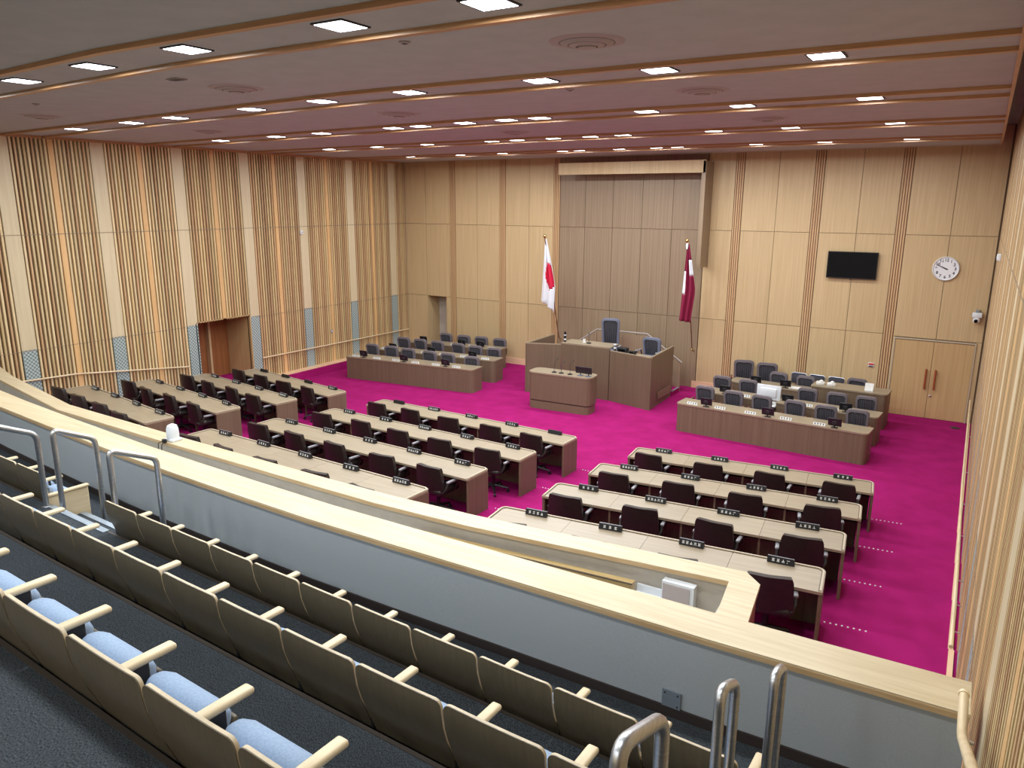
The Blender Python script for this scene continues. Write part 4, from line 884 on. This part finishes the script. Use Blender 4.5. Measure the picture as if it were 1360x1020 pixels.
# ------------------------------------------------------------------ flags
def flag(name, label, bot, top, wpts, mats, n=24, rows=34):
    t = thing(name, label, 'flag', bot)
    B0 = Vector((0, 0, 0)); T0 = Vector(top)-Vector(bot)
    MB().tube([tuple(B0), tuple(T0)], 0.016, 8).build('pole', M['pole'], t, True)
    MB().lathe([(0.02, 0), (0.045, 0.03), (0.05, 0.06), (0.035, 0.10), (0.005, 0.12)], 12, tuple(T0)).build('finial', M['brass'], t, True)
    MB().tube([(0, 0, 0.0), (0, 0.08, -0.06), (0, 0.157, -0.08)], 0.022, 8).build('wall_bracket', M['brass'], t, True)
    d = T0.normalized()
    return t, T0, d
def cloth(t, T0, name, m, f_in, prof, face, thick=0.006):
    """hanging folded cloth; prof(v)->(x_left, x_right) from the pole top downwards, face picks cells of this colour"""
    nu, nv = 26, 40; vs = []
    for j in range(nv+1):
        v = j/nv; xl, xr = prof(v)
        for i in range(nu+1):
            u = i/nu; x = lerp(xl, xr, u); f = 0.055*math.sin(u*pi*5.0+v*1.3)*min(1, v*4)
            vs.append((T0.x+x, T0.y+0.06+f+0.30*v*0.62, T0.z-0.03-f_in(v, u)))
    fs = []
    for j in range(nv):
        for i in range(nu):
            if face((i+0.5)/nu, (j+0.5)/nv): a = j*(nu+1)+i; fs.append((a, a+1, a+nu+2, a+nu+1))
    me = bpy.data.meshes.new(name); me.from_pydata(vs, [], fs); me.materials.append(M[m])
    for p in me.polygons: p.use_smooth = True
    o = put(name, me, t); s = o.modifiers.new('solid', 'SOLIDIFY'); s.thickness = thick; s.offset = 0
    return o
fl, T0, d = flag('national_flag', 'white flag with red disc hanging from slanted pole left of podium', (-11.82, 22.24, 1.16), (-11.76, 21.05, 4.50), None, None)
pr = lambda v: (-0.02-0.26*v, 0.03+0.30*min(1, v*1.6)-0.18*max(0, v-0.6))
fz = lambda v, u: 2.35*v*(1-0.16*(1-u)*(v > 0.85)*(v-0.85)/0.15)-0.2*v*(1-u)*0.2
disc = lambda u, v: ((u-0.62)/0.30)**2+((v-0.50)/0.19)**2 < 1
cloth(fl, T0, 'flag_cloth', 'flag_white', fz, pr, lambda u, v: not disc(u, v))
cloth(fl, T0, 'red_disc', 'flag_red', fz, pr, disc)
f2, T0, d = flag('prefecture_flag', 'dark maroon flag with white patches hanging from slanted pole right of podium', (-7.20, 22.24, 1.24), (-7.16, 21.1, 4.49), None, None)
pr2 = lambda v: (-0.03-0.20*max(0, v-0.1), 0.05+0.22*min(1, v*1.8)-0.28*max(0, v-0.62))
fz2 = lambda v, u: 2.28*v-0.14*v*(1-u)*0.3
white2 = lambda u, v: (u < 0.26 and 0.34 < v < 0.66) or (u > 0.62 and 0.21 < v < 0.40)
cloth(f2, T0, 'flag_cloth', 'flag_maroon', fz2, pr2, lambda u, v: not white2(u, v))
cloth(f2, T0, 'white_patch', 'flag_white', fz2, pr2, white2)
MB().lathe([(0.03, 0), (0.035, -0.10), (0.02, -0.18)], 10, (T0.x, T0.y+0.02, T0.z)).build('white_tassel_cap', M['flag_white'], f2, True)
# ------------------------------------------------------------------ things on walls
tv = thing('wall_television', 'large black flat television hanging on the back wall', 'television', (-2.95, YB, 3.97))
MB().rbox((0, -0.08, 0), (1.26, 0.05, 0.72), 0.008, 1).build('case', M['black'], tv, True)
MB().b2(-0.61, 0.61, -0.108, -0.105, -0.335, 0.34).build('screen', M['screen'], tv)
MB().b2(-0.2, 0.2, -0.055, 0, -0.2, 0.2).build('wall_mount', M['dark_metal'], tv)
MB().b2(-0.03, 0.03, -0.10, -0.07, -0.375, -0.36).build('logo_bar', M['dark_metal'], tv)
ck = thing('wall_clock', 'round white wall clock with black numerals above the double door', 'clock', (-0.735, YB, 3.98))
TR = rot('X', pi/2)
MB().lathe([(0.30, 0), (0.305, 0.05), (0.29, 0.065), (0.275, 0.055), (0.272, 0.045)], 40, T=TR).build('rim', M['white'], ck, True)
MB().lathe([(0.274, 0.040), (0.274, 0.047)], 40, T=TR).build('dial', M['clock_face'], ck)
for h in range(1, 13):
    a = math.radians(90-30*h); cu = bpy.data.curves.new('numeral', 'FONT'); cu.body = str(h); cu.size = 0.10; cu.offset = 0.003; cu.align_x = 'CENTER'; cu.align_y = 'CENTER'; cu.extrude = 0.001
    cu.materials.append(M['ink']); tmp = bpy.data.objects.new('tmp', cu); C.objects.link(tmp); bpy.context.view_layer.update()
    me = bpy.data.meshes.new_from_object(tmp.evaluated_get(bpy.context.evaluated_depsgraph_get())); bpy.data.objects.remove(tmp)
    o = put('numeral', me, ck)
    o.location = (0.215*math.cos(a), -0.049, 0.215*math.sin(a)); o.rotation_euler = (pi/2, 0, 0)
def hand(nm, ang, l0, l1, wd, y):
    a = math.radians(90-ang); c, s = math.cos(a), math.sin(a)
    MB().add([(x*c-z*s, yy, x*s+z*c) for yy in (y-0.002, y+0.002) for x, z in ((l0, -wd), (l1, -wd*0.6), (l1, wd*0.6), (l0, wd))], [(0, 1, 2, 3), (7, 6, 5, 4), (0, 4, 5, 1), (1, 5, 6, 2), (2, 6, 7, 3), (3, 7, 4, 0)]).build(nm, M['ink'], ck)
hand('hour_hand', 30*9+24.5, -0.04, 0.15, 0.018, -0.053); hand('minute_hand', 49*6, -0.05, 0.23, 0.013, -0.057)
pc = thing('wall_camera', 'white pan-tilt camera on back wall near right corner', 'camera', (0.10, YB, 2.66))
MB().rbox((0, -0.06, 0.30), (0.10, 0.12, 0.06), 0.01, 1).build('wall_bracket', M['arm_grey'], pc, True)
MB().rbox((0, -0.11, 0.20), (0.22, 0.16, 0.13), 0.025, 2).build('mount_body', M['white'], pc, True)
MB().lathe([(0.075, 0.02), (0.085, 0.08), (0.07, 0.14)], 16, (0, -0.11, 0)).build('camera_head', M['white'], pc, True)
MB().tube([(-0.01, -0.18, 0.07), (-0.02, -0.215, 0.045)], 0.042, 12).build('lens', M['screen'], pc, True)
fb = thing('call_button', 'small red and white button plate on back wall near double door', 'button', (-2.20, YB, 1.24))
MB().rbox((0, -0.012, 0.05), (0.15, 0.024, 0.12), 0.006, 1).build('plate', M['white'], fb, True); MB().rbox((0, -0.028, 0.075), (0.13, 0.012, 0.055), 0.005, 1).build('red_cover', M['red_button'], fb, True); MB().rbox((0, -0.027, 0.012), (0.11, 0.008, 0.03), 0.003, 1).build('dark_slot', M['dark_metal'], fb, True)
s1 = thing('wall_sensor', 'small white sensor box high on a left wall pilaster', 'sensor', (XL, 17.19, 4.58)); MB().rbox((0.035, 0, 0.05), (0.07, 0.10, 0.11), 0.01, 1).build('box_body', M['white'], s1, True); MB().lathe([(0.02, 0), (0.012, 0.012)], 10, T=tr(0.07, 0, 0.05) @ rot('Y', pi/2)).build('sensor_eye', M['arm_grey'], s1)
s2 = thing('wall_sensor', 'small white sensor box high on the right wall', 'sensor', (0.33, 17.4, 4.53)); MB().rbox((-0.04, 0, 0.06), (0.07, 0.10, 0.13), 0.01, 1).build('box_body', M['white'], s2, True); MB().lathe([(0.02, 0), (0.012, 0.012)], 10, T=tr(-0.075, 0, 0.06) @ rot('Y', -pi/2)).build('sensor_eye', M['arm_grey'], s2)
s3 = thing('wall_switch', 'small grey switch plate low on a wide board of the left wall', 'switch', (XL, 18.32, 1.25)); MB().rbox((0.008, 0, 0.05), (0.016, 0.08, 0.12), 0.004, 1).build('plate', M['arm_grey'], s3, True); MB().rbox((0.018, 0, 0.06), (0.008, 0.04, 0.04), 0.003, 1).build('button', M['white'], s3, True)
fo = thing('floor_outlet', 'small dark oval floor outlet on the magenta carpet before the double door', 'outlet', (-0.02, 21.75, 0))
MB().lathe([(0.11, 0.001), (0.11, 0.006), (0.09, 0.010)], 18).build('cover', M['dark_metal'], fo, True); MB().b2(-0.05, 0.05, -0.03, 0.03, 0.009, 0.014).build('lid', M['black'], fo)
